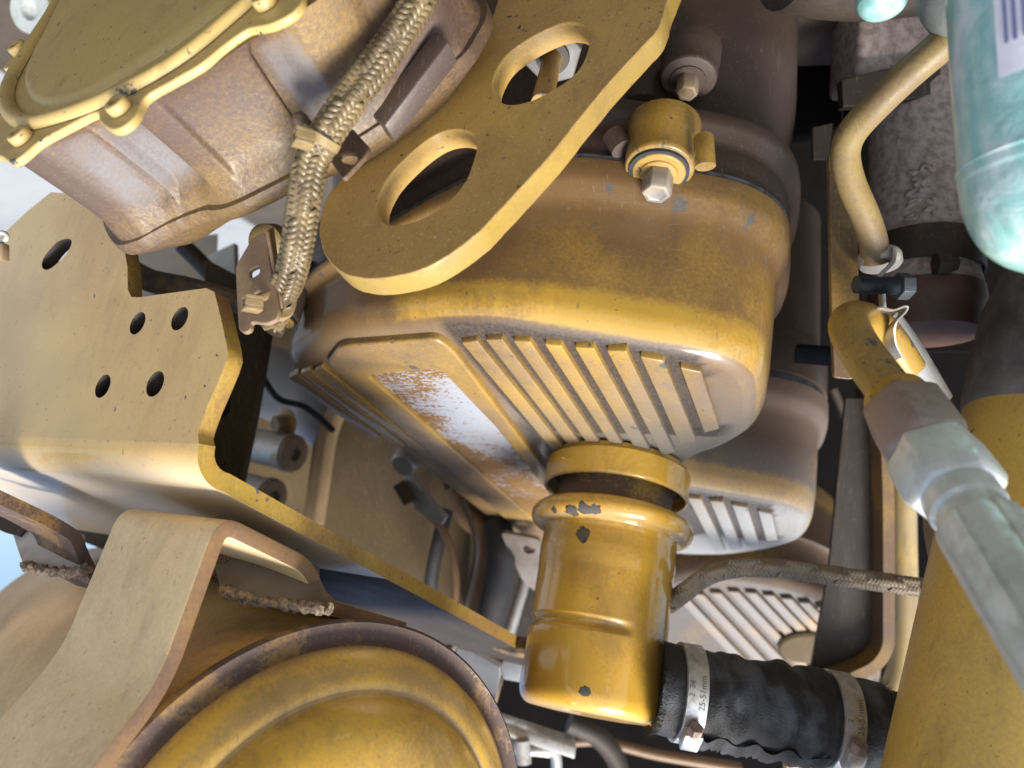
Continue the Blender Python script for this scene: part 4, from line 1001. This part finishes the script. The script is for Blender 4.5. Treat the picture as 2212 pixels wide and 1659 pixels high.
# clamp bolt + clip
cb = thing('clamp_bolt', 'dark hex bolt with coarse thread holding the clip under the bent pipe', 'bolt', W(1955, 650, .46))
o = W(1938, 618, .455); axb = V(1, .02, .1).normalized()
v, f = lathe_vf([(0, 0), (.0085, 0), (.0085, .0075), (.0078, .0082), (0, .0082)], o, axb, sides=6, phase=.5)
part('head', bevel_mesh(newmesh('head', v, f), .0006), M['oring'], cb)
thr = []
for k in range(36): thr += [(.0048, -.027 + k * .00075), (.0055, -.027 + k * .00075 + .00037)]
part('thread', newmesh('thread', *lathe_vf([(0, -.027)] + thr + [(0, 0)], o, axb, 20), 20), M['oring'], cb)
clipm = bevel_mesh(newmesh('pipe_clip', *solid_grid([[p, p + V(.004, 0, .012)] for p in spline([W(1938, 532, .465), W(1935, 565, .462), W(1912, 590, .455), W(1904, 602, .452), W(1912, 620, .452), W(1915, 660, .455), W(1918, 705, .46)], 5)], .0025)), .0005)
single('pipe_clip', clipm, M['washer'], 'bent steel pipe clip hanging under the bent pipe', 'clip')
loop = [W(1878, 700, .45), W(1885, 672, .445), W(1905, 662, .44), W(1930, 668, .437), W(1955, 660, .435), W(1963, 664, .435), W(1958, 676, .435), W(1940, 695, .435), W(1934, 715, .437), W(1938, 745, .44), W(1950, 770, .445)]
single('loose_band', newmesh('loose_band', *solid_grid([[p, p + V(.002, .002, .014)] for p in spline(loop, 5)], .0009), 60), M['alu'], 'thin loose curled metal band beside the yellow stub pipe', 'band')
tube_thing('grey_tube', 'pale grey tube behind the stub pipe on the right', 'tube', [(1905, 690, .50), (1955, 760, .50), (2020, 870, .50)], .0115, M['alu'])
single('bolt_thread', newmesh('bolt_thread', *lathe_vf([(0, -.03)] + [q for k in range(30) for q in ((.0075, -.03 + k * .001), (.0085, -.0295 + k * .001))] + [(0, 0)], W(1800, 770, .62), V(1, .1, -.2).normalized(), 20), 20), M['oring'], 'dark threaded stud between the second cover and the flat bar', 'stud')
# stub pipe + hydraulic hose end
hd = (W(2285, 1395, .25) - W(1938, 866, .372)).normalized()
ho = W(1938, 866, .372)
st_ = thing('stub_pipe', 'chipped yellow stub pipe bending into the hose fitting on the right', 'pipe', ho)
sp_ = [W(1960, 800, .475), W(1925, 745, .47), W(1890, 705, .462), W(1852, 690, .445), (W(1834, 702, .425)), W(1848, 740, .41), W(1890, 802, .392), ho, ho + hd * .012]
part('tube', newmesh('tube', *tube_vf(spline(sp_, 8), .0113, 28), 60), M['hook'], st_)
hf = thing('hydraulic_fitting', 'out-of-focus hydraulic hose end with brown and steel hex nuts, right foreground', 'hose fitting', ho + hd * .1)
def seg_lathe(name, prof, mat, sides=None, bev=0, phase=0):
    v, f = lathe_vf(prof, ho, hd, 40, sides=sides, phase=phase); m = newmesh(name, v, f, 35)
    if bev: m = bevel_mesh(m, bev, 2, 25)
    part(name, m, mat, hf)
seg_lathe('ferrule', [(.0113, -.004), (.0155, -.002), (.0165, .004), (.0165, .008), (0, .008)], M['hook'])
seg_lathe('brown_nut', [(0, .006), (.0185, .006), (.0205, .010), (.0205, .040), (.0185, .043), (0, .043)], M['steelnut'], 6, .0012)
seg_lathe('steel_nut', [(0, .042), (.0195, .042), (.0212, .045), (.0212, .066), (.019, .071)], M['steel'], 6, .0014, .4)
seg_lathe('stem', [(0, .070), (.0155, .070), (.0155, .080), (.0138, .082), (.0138, .090), (0, .090)], M['steel'])
fl_ = []
v, f = [], []
rows = []
for h in (.088, .0905, .092, .20, .42):
    row = []
    for k in range(96):
        a = 2 * math.pi * k / 96; q = (a * 8 / (2 * math.pi)) % 1
        r = .0168 - (.0016 if .0 < q < .18 else 0); r *= .93 if h == .088 else 1
        x, y, z = basis(hd); row.append(ho + hd * h + (x * math.cos(a) + y * math.sin(a)) * r)
    rows.append(row)
v, f = grid_vf(rows, True); v.append(ho + hd * .088); ci = len(v) - 1
f += [[k, (k + 1) % 96, ci] for k in range(96)]
part('crimp_sleeve', newmesh('crimp_sleeve', v, f, 30), M['steel'], hf)

# green bottle
def bottle_mat():
    s = NT('green_plastic_film'); n = s.noise(28, 5, .6, s.mapping((1, 1, .45), (.2, .5, .1)), .6); n2 = s.noise(110, 3)
    k = s.math('ADD', s.math('MULTIPLY', n, .75), s.math('MULTIPLY', n2, .25))
    s.l(s.mix(s.step(k, .42, .66), (.30, .60, .565), (.72, .83, .85)), s.b.inputs['Base Color'])
    s.b.inputs['Roughness'].default_value = .28; s.b.inputs['Subsurface Weight'].default_value = .3; s.b.inputs['Subsurface Radius'].default_value = (.01, .02, .02); s.b.inputs['Subsurface Scale'].default_value = .3
    s.b.inputs['Coat Weight'].default_value = .5
    s.l(s.bump(s.noise(60, 4, .6, None, .8), .5, .003), s.b.inputs['Normal']); return s.m
M['bottle'] = bottle_mat()
bt = thing('green_bottle', 'blurred pale green bottle with a barcode label at the upper right edge', 'bottle', W(2290, 590, .30))
bo_ = W(2345, 585, .30); ba = V(-.03, -1, .05).normalized()
bpf = [(0, 0), (.012, .0005), (.022, .003), (.031, .009), (.037, .017), (.041, .028), (.0425, .04), (.0428, .06), (.0428, .20)]
bpf = [(max(0, p.x), p.y) for p in spline([Vector((r, h, 0)) for r, h in bpf], 5)]
part('bottle_body', newmesh('bottle_body', *lathe_vf(bpf, bo_, ba, 64), 70), M['bottle'], bt)
# label patch and bars wrapped on the bottle side
def wrap(a0, a1, h0, h1, off, nm, mat):
    x, y, z = basis(ba, V(-1, 0, -.2)); rows = []
    for j in range(2):
        h = (h0, h1)[j]; rows.append([bo_ + ba * h + (x * math.cos(a) + y * math.sin(a)) * (.0428 + off) for a in [a0 + (a1 - a0) * k / 10 for k in range(11)]])
    v, f = solid_grid(rows, .0002); part(nm, newmesh(nm, v, f, 60), mat, bt)
xb, yb_, zb = basis(ba, V(-1, 0, -.2)); sgn_ = 1 if yb_.dot(V(0, 0, -1)) > 0 else -1
lab = plain('label_white', (.80, .80, .88), .5, .1, 20); barm = plain('label_blue_bar', (.16, .18, .34), .5, .2, 20)
wrap(sgn_ * .16, sgn_ * 1.3, .074, .18, .0005, 'label', lab)
for k, (a, wd) in enumerate(((.24, .03), (.31, .035), (.39, .03), (.46, .05), (.56, .04), (.66, .06), (.80, .05), (.95, .06))):
    wrap(sgn_ * a, sgn_ * (a + wd), .086, .17, .0010, 'barcode_bar', barm)
part('mould_seam', newmesh('mould_seam', *lathe_vf([(.0425, .046), (.0434, .0465), (.0434, .0475), (.0425, .048)], bo_, ba, 64), 60), M['bottle'], bt)
b2 = single('green_bulb', newmesh('green_bulb', *lathe_vf([(max(0, p.x), p.y) for p in spline([Vector(q) for q in ((0, 0, 0), (.009, .0015, 0), (.0135, .006, 0), (.0145, .013, 0), (.0145, .05, 0))], 5)], W(1908, 33, .44), V(0, -1, .15).normalized(), 40), 70), M['bottle'], 'small rounded green bottle end at the top border', 'bottle')
# casting strip and dark blocks in the upper right
tube_thing('manifold_runner', 'brown manifold runner along the top border right of the head', 'manifold', [(1690, -50, .52), (1780, -30, .54), (1900, -22, .57), (2060, -40, .60)], .022, M['darkbrown'])
dk = Plane(1775, 180, .72, V(0, 0, -1))
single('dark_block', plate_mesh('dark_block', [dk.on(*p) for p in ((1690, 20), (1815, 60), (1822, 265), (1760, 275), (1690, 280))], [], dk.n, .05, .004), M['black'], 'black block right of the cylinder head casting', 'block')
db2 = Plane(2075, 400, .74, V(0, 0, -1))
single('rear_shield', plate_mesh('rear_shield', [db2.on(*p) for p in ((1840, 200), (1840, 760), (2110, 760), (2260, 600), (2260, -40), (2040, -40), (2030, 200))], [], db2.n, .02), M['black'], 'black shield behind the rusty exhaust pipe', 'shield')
bm_ = Plane(1760, 320, .62, V(0, 0, -1))
single('small_tab', plate_mesh('small_tab', [bm_.on(*p) for p in ((1755, 275), (1800, 265), (1790, 345), (1757, 345))], [], bm_.n, .004), M['darkbrown'], 'small dark tab in the gap left of the bent pipe', 'tab')
# lower right: channel bracket
ch = thing('channel_bracket', 'dark brown channel bracket with a bent flange, lower right', 'bracket', W(1850, 1400, .78))
CHp = Plane(1840, 1250, .80, V(-.15, 0, -1))
part('web', plate_mesh('web', [CHp.on(*p) for p in ((1826, 860), (1900, 860), (1902, 1395), (1882, 1430), (1790, 1470), (1745, 1480), (1790, 1230))], [], CHp.n, .006), M['darkbrown'], ch)
fp = roundline([W(1900, 840, .775), W(1908, 1100, .775), W(1908, 1398, .775), W(1885, 1432, .775), W(1780, 1480, .775)], .02, 5)
rows = [[p, p + V(-.001, 0, .02), p + V(-.002, 0, .05)] for p in fp]
v, f = solid_grid(rows, -.0125)
part('flange', newmesh('flange', v, f), M['barbrown'], ch)
tube_thing('glossy_post', 'glossy pale yellow rounded post right of the channel bracket', 'post', [(1950, 830, .86), (1952, 1100, .86), (1950, 1420, .86), (1890, 1560, .86)], .014, paint('glossy_cream', base=(.66, .48, .16), stain=(.55, .42, .22), rough=.15, dust=.4, coat=.5, chips=.2))
single('edge_bracket', box_mesh('edge_bracket', W(1815, 1640, .72), V(.055, .004, 0), V(0, .055, 0), V(0, 0, .006), .004), M['bigpipe'], 'yellow plate under the black coupling at the bottom border', 'plate')
tube_thing('tan_grommet', 'tan rounded fitting beside the steel nut on the right', 'fitting', [(2040, 1060, .58), (2035, 1130, .57), (2045, 1200, .57)], .013, M['tan'])
# big intake pipe with rubber boot
ipo = W(2330, 890, .50); ipa = (W(2180, 1660, .45) - W(2338, 850, .50)).normalized()
ip = thing('intake_pipe', 'wide yellow pipe at the lower right behind the hose fitting', 'pipe', W(2250, 1650, .46))
part('pipe', newmesh('pipe', *lathe_vf([(.0, -.02), (.066, -.02), (.066, .40), (0, .40)], ipo, ipa, 96)), M['bigpipe'], ip)
boot = [(.066, .014), (.0675, .012), (.0685, .004), (.0685, -.012), (.070, -.016), (.0705, -.024), (.070, -.032), (.0685, -.036), (.0685, -.06), (.0655, -.075), (.061, -.095), (.060, -.16)]
bt2 = thing('rubber_boot', 'grey-black ribbed rubber boot around the top of the wide yellow pipe', 'boot', ipo)
part('sleeve', newmesh('sleeve', *lathe_vf(boot, ipo, ipa, 96), 30), plain('dusty_rubber', (.06, .06, .062), .7, .5, 20, .4, 500, col2=(.16, .15, .145)), bt2)

# ------------------------------------------------------------------ rubber coupling and clamps
cpts = [W(1424, 1484, .568), W(1500, 1500, .565), W(1580, 1515, .565), W(1680, 1533, .565), W(1780, 1552, .565), W(1890, 1572, .565)]
cs = spline(cpts, 26)
co_ = thing('rubber_coupling', 'black wrinkled fabric-covered rubber coupling from the breather to the right', 'coupling', W(1660, 1600, .525))
def coup_mat():
    s = NT('fabric_rubber'); w = s.noise(700, 2); n = s.noise(30, 5, .65); n3 = s.noise(1, 3, .5, s.mapping((70, 25, 25)))
    k = s.math('ADD', s.math('MULTIPLY', n, .55), s.math('MULTIPLY', n3, .45))
    s.l(s.mix(s.step(k, .48, .66), (.017, .017, .019), (.085, .095, .115)), s.b.inputs['Base Color']); s.b.inputs['Roughness'].default_value = .7
    s.l(s.bump(w, .9, .0010), s.b.inputs['Normal']); return s.m
M['coup'] = coup_mat()
rn = random.Random(2); n_ = len(cs); v, f = tube_vf(cs, .0335, 64)
dirs = (cs[-1] - cs[0]).normalized(); vv = []
for i, p in enumerate(v):
    ring_i = i // 64
    if ring_i < n_:
        c = cs[ring_i]; a = (i % 64) / 64 * 2 * math.pi; s = ring_i / (n_ - 1)
        amp = .0030 if .2 < s < .78 else .0005
        wv_ = math.sin(s * 34 + 2.2 * math.sin(a + 1) + .8 * math.sin(a * 3)) * (.55 + .45 * math.sin(a * 2 + s * 7)) + .30 * math.sin(a * 5 + s * 22) + .18 * math.sin(s * 71 + a * 3)
        p = c + (p - c) * (1 + amp * wv_ / .0335)
        if ring_i in (0, n_ - 1): p = p + dirs * rn.uniform(-.0018, .0018)
    vv.append(p)
part('sleeve', newmesh('sleeve', vv, f, 60), M['coup'], co_)
# frayed cloth fibres at both ends
mb = MB()
for end, sg in ((0, -1), (n_ - 1, 1)):
    c = cs[end]; x, y, z = basis(dirs)
    for k in range(420):
        a = rn.uniform(0, 2 * math.pi); er = x * math.cos(a) + y * math.sin(a); p = c + er * .0333
        q = p + dirs * sg * rn.uniform(.001, .006) + er * rn.uniform(-.001, .004) + er.cross(dirs) * rn.uniform(-.002, .002)
        w_ = er.cross(dirs) * .00025; mb.add([p - w_, p + w_, q + w_ * .5, q - w_ * .5], [[0, 1, 2, 3]])
part('frayed_fibres', mb.mesh('frayed_fibres'), M['coup'], co_, kind='stuff')
part('inner_pipe', newmesh('inner_pipe', *tube_vf([cs[-1] - dirs * .01, cs[-1] + dirs * .09], .0290, 40)), M['darkbrown'], co_)
# torn lap edge of the fabric wrap along its lower side
rows = []
for k in range(70):
    t = .22 + .55 * k / 69; i_ = int(t * (n_ - 1)); c = cs[i_]; vw = -c.normalized(); vz = (vw - dirs * vw.dot(dirs)).normalized(); dn = dirs.cross(vz)
    if dn.z < 0: dn = -dn
    base_a = R_(52) + .10 * math.sin(k * .35) ; row = []
    for j in range(4):
        a_ = base_a + j * (.13 + (rn.uniform(-.03, .05) if j == 3 else 0)); row.append(c + (vz * math.cos(a_) + dn * math.sin(a_)) * (.0352 + .0006 * j + .0008 * math.sin(k * .5)))
    rows.append(row)
v, f = solid_grid(rows, .0008); part('lap_flap', newmesh('lap_flap', v, f, 50), M['coup'], co_)
def hose_clamp(label, s0, s1, screw_px, text):
    i0 = int(s0 * (n_ - 1)); c = cs[i0]; ax = dirs
    t = thing('hose_clamp', label, 'hose clamp', c - Vector((0, 0, .03)), 'worm drive clamps on the coupling')
    h = .0078; r = .0352
    bnd = part('band', newmesh('band', *lathe_vf([(r, -h), (r + .0009, -h * .97), (r + .0009, h * .97), (r, h), (r, -h)], c, ax, 80), 50), M['clamp'], t)
    o = W(*screw_px); sx = V(.35, .9, -.3).normalized(); sy = ax
    tng = (o - c); tng = (tng - ax * tng.dot(ax)).normalized(); o = c + tng * (r + .0052); sdir = ax.cross(tng)
    sh_ = part('screw_housing', bevel_mesh(newmesh('screw_housing', *box_vf(o - tng * .001, sdir * .0085, ax * .0068, tng * .0045)), .0015, 2), M['clamp'], t)
    v, f = lathe_vf([(0, 0), (.0058, 0), (.0058, .006), (.005, .007), (0, .007)], o + sdir * .0085 * (1 if sdir.dot(V(0, 0, -1)) > 0 else -1), sdir * (1 if sdir.dot(V(0, 0, -1)) > 0 else -1), sides=6)
    part('screw_head', newmesh('screw_head', v, f), M['steelnut'], sh_)
    # stamped size text, curved round the band
    if text:
        for txt, axo, a0, sz in text:
            cu = bpy.data.curves.new('size_text', 'FONT'); cu.body = txt; cu.size = sz; cu.align_x = 'CENTER'; cu.align_y = 'CENTER'; cu.extrude = .00003
            ob = bpy.data.objects.new('size_text', cu); COL.objects.link(ob); bpy.context.view_layer.update()
            me = bpy.data.meshes.new_from_object(ob.evaluated_get(bpy.context.evaluated_depsgraph_get()))
            bpy.data.objects.remove(ob); bpy.data.curves.remove(cu)
            view = -(c.normalized()); vz = (view - ax * view.dot(ax)).normalized(); up = -vz.cross(ax)
            # reading direction runs up the band (towards picture top)
            upd = vz.cross(ax)
            if upd.z > 0: upd = -upd
            for q in me.vertices:
                s_ = q.co.x; t_ = q.co.y; ang = a0 + s_ / r
                q.co = c + (vz * math.cos(ang) + upd * math.sin(ang)) * (r + .00105 + q.co.z) + ax * (axo - t_)
            part('size_text', me, M['stamp'], bnd)
hose_clamp('steel worm clamp next to the breather marked 25-51 mm', .155, 0, (1450, 1625, .52), [('25-51mm', .0035, .05, .0062), ('2  24', -.0045, .1, .0055)])
hose_clamp('steel worm clamp at the far right end of the black coupling', .845, 0, (1800, 1650, .52), [('25-51mm', .0035, .15, .0062), ('2', -.0045, .05, .0055)])

# ------------------------------------------------------------------ black sheet standing in for the shaded engine-bay depth
bh = Plane(1500, 900, 1.75, V(-.05, 0, -1))
o = bpy.data.objects.new('bulkhead', plate_mesh('bulkhead', [bh.on(*p) for p in ((930, -300), (2700, -300), (2700, 2100), (930, 2100))], [], bh.n, .02)); COL.objects.link(o)  # not a real bulkhead: black sheet standing in for the shaded depth
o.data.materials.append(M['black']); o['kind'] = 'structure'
